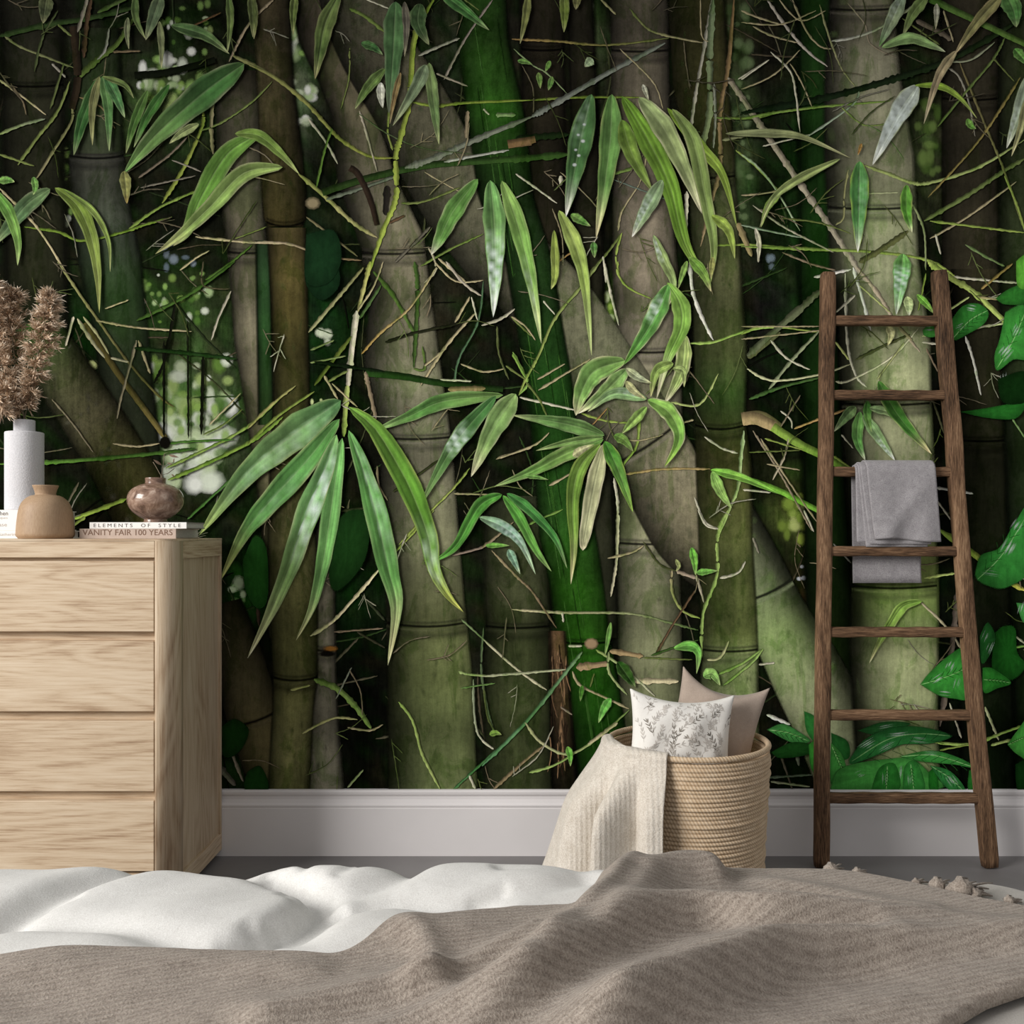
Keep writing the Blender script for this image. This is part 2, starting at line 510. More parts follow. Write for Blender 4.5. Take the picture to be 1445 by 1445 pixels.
def make_throw():
    nu, nv = 460, 230
    us = np.linspace(BX0 + 0.01, 0.582, nu)
    hx = [p[0] for p in HEMXY]; hy = [p[1] for p in HEMXY]
    fe = np.interp(us, hx, hy)
    ker = np.ones(5) / 5
    fe = np.convolve(np.pad(fe, 2, mode='edge'), ker, 'valid')
    ne = np.interp(us, [p[0] for p in NEARXY], [p[1] for p in NEARXY])
    V = np.zeros((nu, nv + 4, 3))
    f = np.linspace(0, 1, nv)[None, :]
    fe2, ne2 = fe[:, None], ne[:, None]
    Y = ne2 + (fe2 - ne2) * (1 - (1 - f) ** 1.25)
    X = np.repeat(us[:, None], nv, 1)
    Z, sup, add = throw_h(X, Y, fe2)
    gy = np.linspace(0.28, 1.14, 360)
    ng = len(gy)
    GX, GY = np.meshgrid(us, gy, indexing='ij')
    soft = throw_h(GX, GY, fe2)[2]
    for _ in range(1):                                       # cloth has no sharp kinks: relax the folds a little
        p = np.pad(soft, 3, mode='edge')
        soft = sum(p[3 + a:3 + a + nu, 3:3 + ng] for a in range(-2, 3)) / 5
        p = np.pad(soft, 3, mode='edge')
        soft = sum(p[3:3 + nu, 3 + a:3 + a + ng] for a in range(-3, 4)) / 7
    soft = np.stack([np.interp(Y[i], gy, soft[i]) for i in range(nu)])
    Z = Z - add + soft * 1.12
    e = np.clip(np.minimum(fe2 - Y, Y - ne2) / 0.007, 0, 1)
    Z = sup + 0.004 + (Z - sup - 0.004) * np.sqrt(1 - (1 - e) ** 2)
    Z = Z - np.where(Y > 1.085, (np.clip(Y - 1.085, 0, 1) / 0.04) ** 2 * 0.012, 0)   # it rolls over the foot of the bed a little
    V[:, 2:nv + 2, 0] = X; V[:, 2:nv + 2, 1] = Y; V[:, 2:nv + 2, 2] = Z
    for jj, src, dz in ((1, 2, 0.004), (0, 2, 0.0055), (nv + 2, nv + 1, 0.004), (nv + 3, nv + 1, 0.0055)):
        V[:, jj] = V[:, src]; V[:, jj, 2] -= dz
        V[:, jj, 1] += (0.0008 if jj in (1, nv + 2) else 0.004) * (1 if jj < 2 else -1) * (-1 if jj in (1, nv + 2) else 1)
    n = nv + 4
    F = [(i * n + j, (i + 1) * n + j, (i + 1) * n + j + 1, i * n + j + 1) for i in range(nu - 1) for j in range(n - 1)]
    return pydata('throw_blanket', V.reshape(-1, 3).tolist(), F, M['bedthrow'])
throw = make_throw()
tag(throw, 'taupe woven throw blanket lying in folds across the bed', 'blanket')
rng = random.Random(5)
def tassel(p, d, s=1.0):
    V, F = [], []
    n, m = 10, 7
    for i in range(m):                                       # the knot
        a = math.pi * i / (m - 1)
        for k in range(n):
            b = 2 * math.pi * k / n
            r = 0.0068 * s * (1 + 0.18 * math.sin(3 * b + 4 * a))
            V.append(p + Vector((r * math.sin(a) * math.cos(b), r * math.sin(a) * math.sin(b), r * math.cos(a) + 0.006 * s)))
    for i in range(m - 1):
        for k in range(n):
            k2 = (k + 1) % n
            F.append((i * n + k, (i + 1) * n + k, (i + 1) * n + k2, i * n + k2))
    for k in range(12):                                      # the strands
        q = p + Vector((0, 0, 0.006 * s))
        dd = Vector(d).normalized() + Vector((rng.uniform(-.5, .5), rng.uniform(-.5, .5), rng.uniform(-.1, .1)))
        L = rng.uniform(0.015, 0.026) * s
        pts = [q + dd * (L * f) + Vector((0, 0, -0.0045 * s * f * f)) for f in (0, 0.35, 0.7, 1.0)]
        tube_data(pts, [0.0016, 0.0015, 0.0013, 0.0008], 5, V, F)
    return pydata('tassel', V, F, M['bedthrow'], throw)
for x, y, s in ((1160, 1213, 1.3), (1200, 1217, 0.9), (1296, 1241, 0.7), (1326, 1250, 1.3), (1347, 1256, 1.1), (1361, 1259, 1.8), (1378, 1262, 1.2), (1428, 1267, 0.8)):
    X, Y = bp(x, y, MZ + 0.012)
    Y = min(Y, 1.105)
    tassel(Vector((X, Y + 0.006, MZ + 0.002 if X > 0.36 else 0.425)), (0.6, 0.8, 0), s)

# ------------------------------------------------------------------ the chest of drawers
DXR, DXL, DYF, DYB, DZT = -0.7177, -1.66, 2.040, 2.380, 0.787
dr = thing('chest_of_drawers', 'pale oak chest of four drawers with rounded corner posts', 'dresser', ((DXR + DXL) / 2, (DYF + DYB) / 2, 0))
dr_inv = Matrix.Translation(-Vector(dr.location))
def drp(o, parent=None):
    o.parent = parent or dr
    o.data.transform(dr_inv)
    return o
def post(xin, xout):
    sgn = 1 if xout > xin else -1
    w = abs(xout - xin)
    P = [(xin, 2.100), (xin, DYF)]
    for k in range(13):
        a = math.pi / 2 * k / 12
        P.append((xin + sgn * (0.004 + (w - 0.004) * math.sin(a)), DYF + 0.044 * (1 - math.cos(a))))
    P.append((xout, 2.100))
    n = len(P)
    V = [(x, y, 0.0) for x, y in P] + [(x, y, DZT - 0.004) for x, y in P]
    F = [(k, (k + 1) % n, n + (k + 1) % n, n + k) for k in range(n)]
    F += [tuple(reversed(range(n))), tuple(range(n, 2 * n))]
    o = pydata('corner_post', V, F, M['oak_z_shaded'], None, False)
    for p in o.data.polygons: p.use_smooth = abs(p.normal.z) < 0.5
    es = o.data
    return drp(o)
post(-0.757, DXR); post(DXL + 0.0393, DXL)
def top_board():
    P = [(DXL, DYB), (DXL, DYF + 0.044)]
    for k in range(13):
        a = math.pi / 2 * k / 12
        P.append((DXL + 0.0393 - 0.0393 * math.cos(a), DYF + 0.044 - 0.044 * math.sin(a)))
    for k in range(13):
        a = math.pi / 2 * k / 12
        P.append((-0.757 + 0.0393 * math.sin(a), DYF + 0.044 * (1 - math.cos(a))))
    P += [(DXR, DYB)]
    n = len(P)
    V = [(x, y, DZT - 0.004) for x, y in P] + [(x, y, DZT - 0.0008) for x, y in P] + [(x, min(max(y, DYF + 0.0008), DYB), DZT) for x, y in P]
    F = [(i * n + k, i * n + (k + 1) % n, (i + 1) * n + (k + 1) % n, (i + 1) * n + k) for i in range(2) for k in range(n)]
    F += [tuple(reversed(range(n))), tuple(range(2 * n, 3 * n))]
    o = pydata('top', V, F, M['oak_x'], None, False)
    return drp(o)
top_board()
drp(box('top_rail', (DXL + 0.0403, DYF + 0.0005, 0.7478), (-0.7582, 2.07, DZT - 0.0045), M['oak_x'], None, 0.0008))
drp(box('finger_rail', (DXL + 0.0403, DYF + 0.016, 0.7395), (-0.7585, DYF + 0.030, 0.7477), M['oak_x'], None, 0.0004))
for k in range(4):
    zt = 0.7402 - k * 0.16935
    zb = zt - 0.1495
    d = drp(box('drawer', (DXL + 0.0412, DYF, zb), (-0.7592, DYF + 0.022, zt), M['oak_x'], None, 0.0012))
    # each drawer front is cut from its own board: shift the grain inside the object
    d.data.transform(Matrix.Translation((-(k * 0.37), 0, k * 1.3)))
    d.location = (k * 0.37, 0, -k * 1.3)
    body = drp(box('drawer_box', (DXL + 0.06, DYF + 0.0222, zb + 0.012), (-0.775, 2.34, zt - 0.03), M['oak_y'], None, 0.001), d)
    body.data.transform(Matrix.Translation((-(k * 0.37), 0, k * 1.3)))
    if k < 3:
        drp(box('finger_rail', (DXL + 0.0403, DYF + 0.019, zb - 0.0206), (-0.7585, DYF + 0.030, zb + 0.0005 - 0.0012), M['oak_x'], None, 0.0005))
drp(box('bottom_rail', (DXL + 0.0403, DYF + 0.003, 0.018), (-0.7582, 2.07, 0.076), M['oak_x'], None, 0.001))
for s in (0, 1):
    def sx(a, b):
        lo, hi = (DXR - b, DXR - a) if s == 0 else (DXL + a, DXL + b)
        return lo, hi
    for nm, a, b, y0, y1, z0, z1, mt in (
            ('side_panel', 0.006, 0.016, 2.1002, 2.3698, 0.0582, 0.7438, 'oak_z_shaded'), ('side_rail', 0.0, 0.020, 2.1002, 2.38, 0.744, DZT - 0.0045, 'oak_y'),
            ('side_rail', 0.0, 0.020, 2.1002, 2.38, 0.018, 0.058, 'oak_y'), ('side_stile', 0.0, 0.020, 2.370, 2.38, 0.0582, 0.7438, 'oak_z_shaded')):
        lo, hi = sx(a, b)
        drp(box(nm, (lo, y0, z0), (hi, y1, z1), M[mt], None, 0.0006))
drp(box('back_panel', (DXL + 0.021, 2.366, 0.02), (DXR - 0.021, 2.374, DZT - 0.006), M['oak_z_shaded']))
drp(box('bottom_panel', (DXL + 0.021, 2.072, 0.02), (DXR - 0.021, 2.365, 0.03), M['oak_x']))

# ------------------------------------------------------------------ books
def text_mesh(body, height, width, spacing=1.0, extr=0.00015, serif=False):
    cu = bpy.data.curves.new('lettering', 'FONT')
    cu.body = body
    cu.size = 1.0
    cu.space_character = spacing
    cu.resolution_u = 3
    if serif: cu.offset = 0.004
    o = bpy.data.objects.new('lettering', cu)
    C.objects.link(o)
    bpy.context.view_layer.update()
    me = bpy.data.meshes.new_from_object(o.evaluated_get(bpy.context.evaluated_depsgraph_get()))
    bpy.data.objects.remove(o)
    co = np.array([v.co[:] for v in me.vertices])
    lo, hi = co.min(0), co.max(0)
    sx, sy = width / (hi[0] - lo[0]), height / (hi[1] - lo[1])
    for v in me.vertices:
        v.co = Vector(((v.co.x - lo[0]) * sx, 0, (v.co.y - lo[1]) * sy))
    me.update()
    return me

def book(name_label, x0, x1, yf, yb, z0, z1, cover, spine_mat, titles, group=None, cat='book', end_mat='pages'):
    """lies flat, spine towards the room; x0..x1 along the spine"""
    t = thing('book', name_label, cat, ((x0 + x1) / 2, (yf + yb) / 2, z0), 0, group)
    inv = Matrix.Translation(-Vector(t.location))
    def put(o):
        o.parent = t; o.data.transform(inv); return o
    th = min(0.0022, (z1 - z0) * 0.14)
    put(box('cover_board', (x0, yf + 0.0021, z0), (x1, yb, z0 + th), M[cover], None, 0.0003))
    put(box('cover_board', (x0, yf + 0.0021, z1 - th), (x1, yb, z1), M[cover], None, 0.0003))
    put(box('spine', (x0, yf, z0), (x1, yf + 0.002, z1), M[spine_mat], None, 0.0005))
    put(box('page_block', (x0 + 0.0025, yf + 0.0022, z0 + th), (x1 - 0.0025, yb - 0.003, z1 - th), M[end_mat]))
    for body, tx, tz, w, h, sp, ink, serif in titles:
        me = text_mesh(body, h, w, sp, 0.0, serif)
        o = obj('title', me, M[ink], None, False)
        me.transform(Matrix.Translation((tx, yf - 0.0003, tz)))
        put(o)
    return t
YS = 2.12
def zx(x, Y=YS): return (x - CX) * Y / FPX
def zz(y, Y=YS): return CAMZ - (y - HOR) * Y / FPX
Z1 = DZT + 0.0222
book('taupe book with brown capitals on its spine, lying on the dresser', zx(112), zx(248.3), YS, 2.278, DZT + 0.0002, Z1, 'paper_taupe', 'paper_taupe',
     [('VANITY FAIR 100 YEARS', zx(116.5), zz(756.0) + 0.0010, zx(243.5) - zx(116.5), 0.0128, 1.0, 'ink_brown', True)], 'books on the dresser')
Z2 = Z1 + 0.0002 + 0.0140
book('thin white book with widely spaced grey capitals, under the marble vase', zx(126), zx(263), YS + 0.001, 2.249, Z1 + 0.0002, Z2, 'cover_grey', 'paper_white',
     [('ELEMENTS  OF  STYLE', zx(132), Z1 + 0.0035, zx(255) - zx(132), 0.0078, 1.5, 'ink_dark', False)], 'books on the dresser')
YW = 2.16
ZB = DZT + 0.0180
book('white book with faint italic spine, at the bottom under the tall grey vase', -1.27, zx(60, YW), YW, 2.345, DZT + 0.0002, ZB, 'paper_white', 'paper_white',
     [('Gathering', zx(-3, YW), DZT + 0.0045, zx(25, YW) - zx(-3, YW), 0.0085, 1.0, 'ink_pale', False)], 'books on the dresser')
ZC = ZB + 0.0002 + 0.0465
book('thick white book with dark letters at its spine end, under the tall grey vase', -1.25, zx(58, YW), YW + 0.001, 2.335, ZB + 0.0002, ZC, 'paper_white', 'paper_white',
     [('Kitchen', zx(-14, YW), zz(727.3, YW), zx(11, YW) - zx(-14, YW), 0.0095, 1.0, 'ink_dark', True),
      ('types', zx(-4, YW), zz(733.0, YW), zx(10.5, YW) - zx(-4, YW), 0.0050, 1.0, 'ink_pale', False),
      ('ease', zx(-6, YW), zz(742.8, YW), zx(9.5, YW) - zx(-6, YW), 0.0055, 1.0, 'ink_pale', True)], 'books on the dresser')

# ------------------------------------------------------------------ vases
def lathe_obj(name, prof, mat, loc, label=None, cat=None, n=56, parent=None, group=None):
    V, F = lathe_data(prof, n)
    F.append(tuple(reversed(range(n))))
    o = pydata(name, V, F, mat, parent)
    o.location = loc
    if label: tag(o, label, cat, group)
    return o
YV = 2.245
s_ = YV / FPX
vx = (34.5 - CX) * s_
vb = ZC + 0.0003
ztop, zsh = CAMZ - (592.8 - HOR) * s_, CAMZ - (610 - HOR) * s_
hsh, htop = zsh - vb, ztop - vb
R1, R2 = 25.4 * s_, 14.0 * s_
lathe_obj('tall_vase', [(0.001, 0), (R1 - 0.003, 0), (R1 - 0.0008, 0.001), (R1, 0.004), (R1, hsh - 0.003), (R1 - 0.0008, hsh - 0.0006), (R1 - 0.003, hsh), (R2 + 0.002, hsh + 0.0002), (R2, hsh + 0.002),
          (R2, htop - 0.0015), (R2 - 0.001, htop), (R2 - 0.003, htop - 0.0008), (R2 - 0.004, htop - 0.004), (R2 - 0.004, hsh * 0.5), (0.001, hsh * 0.5)],
          M['stone'], (vx, YV, vb), 'tall pale grey cylinder vase with narrow neck, holding dried plumes', 'vase')
YT = 2.115
s_ = YT / FPX
pr = [(0.1, 0), (31, 0), (35.5, 1.5), (37.8, 5), (37.9, 10), (36.6, 26), (34.6, 40), (31, 50), (25, 57), (19, 60.5), (15, 61.3), (13.8, 62.2), (13.7, 64), (14.6, 68), (16.2, 72), (17.2, 74.6), (16.8, 75.3), (15.6, 74.6), (13.5, 70), (12, 64), (12, 40), (0.1, 40)]
prof = [(p.x * s_, p.y * s_ ) for p in smooth_prof([(a, b, 0) for a, b in pr], 4)]
lathe_obj('wooden_vase', prof, M['turned'], ((64.3 - CX) * s_, YT, DZT + 0.0003), 'small squat tan wooden vase with flared neck, standing on the dresser', 'vase')
YM = 2.185
s_ = YM / FPX
pr = [(0.1, 0), (15.5, 0), (16.2, 0.8), (15.6, 3), (16, 5), (22, 8), (31, 15), (36.3, 23), (38.2, 31), (36.6, 40), (31, 47.5), (22, 52.5), (15, 54.8), (14.0, 56), (14.0, 62), (13.6, 62.8), (12.6, 62.6), (12, 60), (12, 52), (24, 46), (28, 30), (0.1, 20)]
prof = [(max(p.x, 0.05) * s_, p.y * s_) for p in smooth_prof([(a, b, 0) for a, b in pr], 4)]
mvx = (219.6 - CX) * s_
lathe_obj('marble_vase', prof, M['marble'], (mvx, YM, Z2 + 0.0003), 'round polished brown marble vase on top of two books', 'vase')
# a dry sprig in it
sp = thing('dry_sprig', 'thin dry sprig with few small leaves in the marble vase', 'sprig', (mvx, YM, Z2 + 0.03))
def sprig():
    o0 = Vector(sp.location)
    def q(x, y, dy=0.0): return PX(x, y, YM + dy) - o0
    V, F = [], []
    base = q(226, 705)
    for pts in ([base, q(228, 672), q(230.5, 655, -.01), q(232, 640, -.015), q(239, 638, -.01)], [base, q(227, 671), q(222, 662, .01), q(218, 655, .015), q(216, 652, .015)],
                [base, q(229, 670), q(237, 668, .01), q(246, 661, .02)], [q(230, 660, -.008), q(236, 656, 0), q(246, 652, .01)]):
        tube_data(pts, [0.0008] * len(pts), 5, V, F)
    pydata('stem', V, F, M['sprig_stem'], sp)
    for (a, b, w) in ((q(228.5, 656.5, -.006), q(216.5, 648.5, -.012), 3.6), (q(238, 642, -.01), q(252.5, 645.5, -.016), 3.4), (q(242, 669, .012), q(247, 673, .012), 2.2), (q(236, 653, 0), q(243.5, 655.5, -.006), 2.4), (q(245, 652.5, .01), q(246, 646.5, .01), 2.0)):
        d = b - a
        side = d.cross(Vector((0, 1, 0))).normalized() * w * s_
        V, F = [], []
        n = 9
        for i in range(n):
            t = i / (n - 1)
            wv = math.sin(math.pi * t ** 0.85)
            c = a + d * t + Vector((0, -0.0012 * math.sin(math.pi * t), 0))
            V += [c - side * wv * 0.5, c + Vector((0, 0.0006, 0)), c + side * wv * 0.5]
        for i in range(n - 1):
            for k in range(2): F.append((i * 3 + k, i * 3 + k + 1, (i + 1) * 3 + k + 1, (i + 1) * 3 + k))
        o = pydata('leaf', V, F, M['sprig_leaf'], sp)
        so = o.modifiers.new('thickness', 'SOLIDIFY'); so.thickness = 0.0004
sprig()

# ------------------------------------------------------------------ dried plumes
def plume(pts, rads, seed, label, count=1500):
    r = random.Random(seed)
    root = thing('dried_plume', label, 'dried plume', (vx, YV, vb + hsh), 0, 'dried plumes in the tall vase')
    o0 = Vector(root.location)
    P = smooth_prof([Vector(p) - o0 for p in pts], 8)
    n = len(P) - 1
    V, F = tube_data(P, 0.0012, 5)
    pydata('stem', V, F, M['sprig_stem'], root)
    V, F, S = [], [], []
    start = 0.26
    count = int(count * 0.62)
    nb = count // 16
    for k in range(nb):
        # a side spikelet: short branch leaving the stem, blades fanning along it
        t = start + (1 - start) * ((k + r.random()) / nb)
        f = t * n; i = min(int(f), n - 1); g = f - i
        c = P[i].lerp(P[i + 1], g)
        ax = (P[min(i + 1, n)] - P[max(i - 1, 0)]).normalized()
        rad = float(np.interp(t, [0, 0.26, 0.4, 0.6, 0.8, 0.93, 1.0], rads)) * r.uniform(0.62, 1.12)
        a = k * 2.4 + r.uniform(-.5, .5)
        u = ax.orthogonal().normalized(); v = ax.cross(u)
        out = u * math.cos(a) + v * math.sin(a)
        d0 = (out * 1.0 + ax * r.uniform(0.45, 1.1) + Vector((0, 0, r.uniform(-.25, .05)))).normalized()
        tone = r.uniform(-0.12, 0.16)
        for b in range(58):
            s1 = r.random() ** 0.8
            q = c + d0 * (rad * s1) + Vector((r.gauss(0, .0028), r.gauss(0, .0028), r.gauss(0, .0028) - 0.006 * s1 * s1))
            d = (d0 * 0.9 + Vector((r.gauss(0, .42), r.gauss(0, .42), r.gauss(0, .42)))).normalized()
            L = r.uniform(0.010, 0.022)
            w = d.orthogonal().normalized()
            an = r.uniform(0, 6.28)
            w = (w * math.cos(an) + d.cross(w) * math.sin(an)) * r.uniform(0.0008, 0.0017)
            bend = Vector((r.uniform(-.2, .2), r.uniform(-.2, .2), -0.35)) * L
            k0 = len(V)
            V += [q, q + d * L * 0.4 + w + bend * 0.15, q + d * L * 0.4 - w + bend * 0.15, q + d * L + bend * 0.5]
            F += [(k0, k0 + 1, k0 + 2), (k0 + 1, k0 + 3, k0 + 2)]
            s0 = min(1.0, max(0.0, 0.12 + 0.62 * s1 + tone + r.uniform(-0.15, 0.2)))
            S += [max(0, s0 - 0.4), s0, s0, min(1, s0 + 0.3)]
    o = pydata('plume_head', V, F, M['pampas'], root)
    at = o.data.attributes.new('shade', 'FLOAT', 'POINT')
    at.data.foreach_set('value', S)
    return root
def pl(lst): return [PX(x, y, YV + dy) for x, y, dy in lst]
mouth = [(34, 640, 0), (35, 592, 0)]
plume(pl(mouth + [(42, 560, -.01), (52, 510, -.02), (60, 470, -.02), (68, 440, -.02), (71, 412, -.02)]), [0, 0.012, 0.036, 0.042, 0.030, 0.022, 0.008], 3, 'upright bushy tan plume in the grey vase, the one nearest the marble vase', 1900)
plume(pl(mouth + [(28, 560, .015), (20, 500, .02), (16, 460, .02), (15, 430, .02), (20, 412, .015)]), [0, 0.012, 0.040, 0.046, 0.034, 0.028, 0.012], 8, 'feathery tan plume curling over at its tip, middle one in grey vase', 1700)
plume(pl(mouth + [(22, 560, -.015), (2, 515, -.02), (-8, 470, -.02), (-14, 430, -.02), (-6, 396, -.02)]), [0, 0.012, 0.040, 0.046, 0.038, 0.028, 0.012], 12, 'feathery tan plume leaning furthest from the wooden vase', 1700)
plume(pl([(33, 640, 0), (34, 592, -.004), (27, 575, -.02), (14, 555, -.035), (4, 550, -.04), (0, 562, -.045), (4, 582, -.045)]), [0, 0.010, 0.022, 0.026, 0.026, 0.022, 0.010], 15, 'short drooping tan plume hanging over the grey vase rim', 700)

# ------------------------------------------------------------------ the rope basket
BCX, BCY, BR = 0.3827, 2.10, 0.170
RIMZ = 0.345
def basket():
    root = thing('rope_basket', 'round beige coiled rope basket holding two cushions', 'basket', (BCX, BCY, 0))
    n, coil = 120, 0.0088
    N = int((RIMZ - 0.004) / coil)
    rg = random.Random(4)
    V, F = [], []
    prof = []
    def wall_r(z):
        t = z / RIMZ
        return np.interp(t, [0, 0.05, 0.25, 0.5, 0.62, 0.8, 0.93, 1.0], [0.140, 0.149, 0.158, 0.164, 0.168, 0.169, 0.172, 0.171])
    rows = []
    for k in range(N):
        off = rg.uniform(-0.0016, 0.0016)
        dz = rg.uniform(-0.0006, 0.0006)
        for f in (0.02, 0.2, 0.5, 0.8):
            z = 0.002 + (k + f) * coil + dz * (f not in (0.02,))
            bul = 0.0042 * math.sqrt(max(0, 1 - (2 * f - 1) ** 2)) if f != 0.02 else 0.0
            rows.append((wall_r(z) + off * (f != 0.02) + bul, z, k))
    for r, z, k in rows:
        ph = k * 1.7
        for j in range(n):
            a = 2 * math.pi * j / n
            rr = r + 0.0012 * math.sin(2 * a + ph * 0.15) + 0.0008 * math.sin(5 * a + ph)
            V.append((rr * math.cos(a), rr * math.sin(a), z + 0.0016 * math.sin(a * 1.0 + 0.7) * min(1, z / 0.1)))
    for i in range(len(rows) - 1):
        for j in range(n):
            j2 = (j + 1) % n
            F.append((i * n + j, i * n + j2, (i + 1) * n + j2, (i + 1) * n + j))
    # inner wall, coiled too
    base = len(V)
    inner = []
    for k in range(N - 1, -1, -1):
        for f in (0.9, 0.5, 0.1):
            z = 0.002 + (k + f) * coil
            inner.append((wall_r(z) - 0.0045 - (0.003 if f == 0.5 else 0), max(z, 0.012)))
    for r, z in inner:
        for j in range(n):
            a = 2 * math.pi * j / n
            V.append((r * math.cos(a), r * math.sin(a), z))
    for i in range(len(inner) - 1):
        for j in range(n):
            j2 = (j + 1) % n
            F.append((base + i * n + j, base + i * n + j2, base + (i + 1) * n + j2, base + (i + 1) * n + j))
    F.append(tuple(base + (len(inner) - 1) * n + j for j in range(n)))
    F.append(tuple(reversed(range(n))))
    for j in range(n):
        j2 = (j + 1) % n
        top = (len(rows) - 1) * n
        F.append((top + j, top + j2, base + j2, base + j))
    pydata('coiled_wall', V, F, M['rope'], root)
    # the rim rope, a torus
    V, F = [], []
    m = 12
    for j in range(n):
        a = 2 * math.pi * j / n
        for k in range(m):
            b = 2 * math.pi * k / m
            r = BR + 0.0012 + 0.0062 * math.cos(b)
            V.append((r * math.cos(a), r * math.sin(a), RIMZ + 0.0062 * math.sin(b) + 0.0016 * math.sin(a + 0.7)))
    for j in range(n):
        for k in range(m):
            j2, k2 = (j + 1) % n, (k + 1) % m
            F.append((j * m + k, j2 * m + k, j2 * m + k2, j * m + k2))
    pydata('rim', V, F, M['rope'], root)
    return root
basket()

# ------------------------------------------------------------------ cushions
def cushion_pt(u, v, side, w, h, T, sag, pinch=1.0):
    x = w / 2 * u * (1 - 0.10 * (1 - v * v) * (0.4 + 0.6 * abs(u) ** 2))
    ydrop = (sag if v > 0 else 0.05) * (1 - u * u)
    z = h / 2 * v * (1 - ydrop * abs(v) ** 2)
    e = max(0.0, (1 - u * u)) ** 0.42 * max(0.0, (1 - v * v)) ** 0.42
    cr = 1 + 0.10 * math.sin(5 * u + 3 * v) * (1 - abs(u)) + 0.05 * math.sin(9 * u - 4 * v + 1)
    return Vector((x, side * T / 2 * e * cr, z))
def cushion(name, label, topl, topr, Y, h, T, sag, mat, lean, yaw=0.0):
    a, b = PX(*topl, Y), PX(*topr, Y)
    w = (b - a).length
    ang = math.atan2(b.z - a.z, b.x - a.x)
    root = thing(name, label, 'cushion')
    rot = Matrix.Rotation(yaw, 4, 'Z') @ Matrix.Rotation(-lean, 4, 'X') @ Matrix.Rotation(-ang, 4, 'Y')
    top = (a + b) / 2
    root.matrix_world = Matrix.Translation(top - (rot @ Vector((0, 0, h / 2)))) @ rot
    N = 34
    V, F = [], []
    def g(i): 
        t = i / N * 2 - 1
        return math.sin(t * math.pi / 2) * 0.6 + t * 0.4
    for side in (-1, 1):
        k0 = len(V)
        for i in range(N + 1):
            for j in range(N + 1): V.append(cushion_pt(g(i), g(j), side, w, h, T, sag))
        for i in range(N):
            for j in range(N):
                q = (k0 + i * (N + 1) + j, k0 + (i + 1) * (N + 1) + j, k0 + (i + 1) * (N + 1) + j + 1, k0 + i * (N + 1) + j + 1)
                F.append(q if side < 0 else tuple(reversed(q)))
    bm = bmesh.new()
    me = bpy.data.meshes.new('cover'); me.from_pydata([tuple(v) for v in V], [], F)
    bm.from_mesh(me); bmesh.ops.remove_doubles(bm, verts=bm.verts, dist=1e-5)
    obj('cover', bm, mat, root)
    return root, w
cb, wb = cushion('cushion', 'plain taupe square cushion standing behind the sprig print one in the basket', (964, 939), (1087, 970), 2.128, 0.225, 0.075, 0.36, M['cushion_beige'], 0.02, 0.0)
cw, ww = cushion('cushion', 'white oblong cushion printed with grey leafy sprigs, in the basket', (888, 970), (1038, 981), 2.058, 0.20, 0.085, 0.24, M['cushion_white'], 0.10, 0.06)
def sprigs(root, w):
    rg = random.Random(21)
    dark, pale = ([], []), ([], [])
    def add_leaf(dst, u, v, ang, L, wd):
        V, F = dst
        k0 = len(V)
        ca, sa = math.cos(ang), math.sin(ang)
        n = 5
        for i in range(n + 1):
            t = i / n
            hw = wd * math.sin(math.pi * min(max(t, 0.03), 0.97)) ** 0.8
            for sgn in (-1, 1):
                x = t * L * ca - sgn * hw * sa
                z = t * L * sa + sgn * hw * ca
                uu, vv = u + x / (w / 2), v + z / 0.10
                if abs(uu) > 0.97 or abs(vv) > 0.97: uu = max(-.97, min(.97, uu)); vv = max(-.97, min(.97, vv))
                p = cushion_pt(uu, vv, -1, w, 0.20, 0.085, 0.24)
                V.append(p + Vector((0, -0.00045, 0)))
        for i in range(n): F.append((k0 + 2 * i, k0 + 2 * i + 2, k0 + 2 * i + 3, k0 + 2 * i + 1))
    def sprig(dst, u, v, ang, L, nl, s=1.0):
        x, z, a = u, v, ang
        step = L / nl
        for i in range(nl):
            add_leaf(dst, x, z, a, step * 1.05, 0.00035 * s)
            x += step * math.cos(a) / (w / 2); z += step * math.sin(a) / 0.10
            if abs(x) > .95 or abs(z) > .95: return
            for sg in (-1, 1):
                if rg.random() < 0.9: add_leaf(dst, x, z, a + sg * rg.uniform(0.45, 0.75), rg.uniform(0.0085, 0.013) * s, 0.0013 * s)
            a += rg.uniform(-0.18, 0.18)
        add_leaf(dst, x, z, a, 0.011 * s, 0.0012 * s)
    for u, v, a, L, nl in ((-0.60, 0.05, 2.0, 0.030, 4), (-0.22, -0.62, 1.6, 0.085, 8), (-0.22, -0.2, 1.15, 0.04, 4), (0.42, -0.85, 2.2, 0.055, 6), (0.72, -0.25, 2.1, 0.045, 5), (0.86, 0.42, 1.1, 0.03, 4), (0.38, -0.1, 2.7, 0.04, 4), (0.05, 0.35, 0.5, 0.03, 3), (-0.5, -0.75, 0.9, 0.022, 3), (0.5, 0.45, 1.0, 0.025, 3), (-0.8, 0.6, 0.8, 0.02, 2)):
        sprig(dark, u, v, a, L, nl)
    for k in range(63):
        sprig(pale, -.9 + .2 * (k % 9) + rg.uniform(.0, .18), -.9 + .24 * (k // 9) + rg.uniform(0, .2), rg.uniform(0.6, 2.5), rg.uniform(0.02, 0.05), rg.randint(3, 5), 0.9)
    nd = len(dark[0])
    o = pydata('printed_sprigs', dark[0] + pale[0], dark[1] + [tuple(i + nd for i in f) for f in pale[1]], M['sprig_ink'], root)
    o.data.materials.append(M['sprig_ink_pale'])
    for i, p in enumerate(o.data.polygons): p.material_index = 0 if i < len(dark[1]) else 1
    o['kind'] = 'stuff'
sprigs(cw, ww)

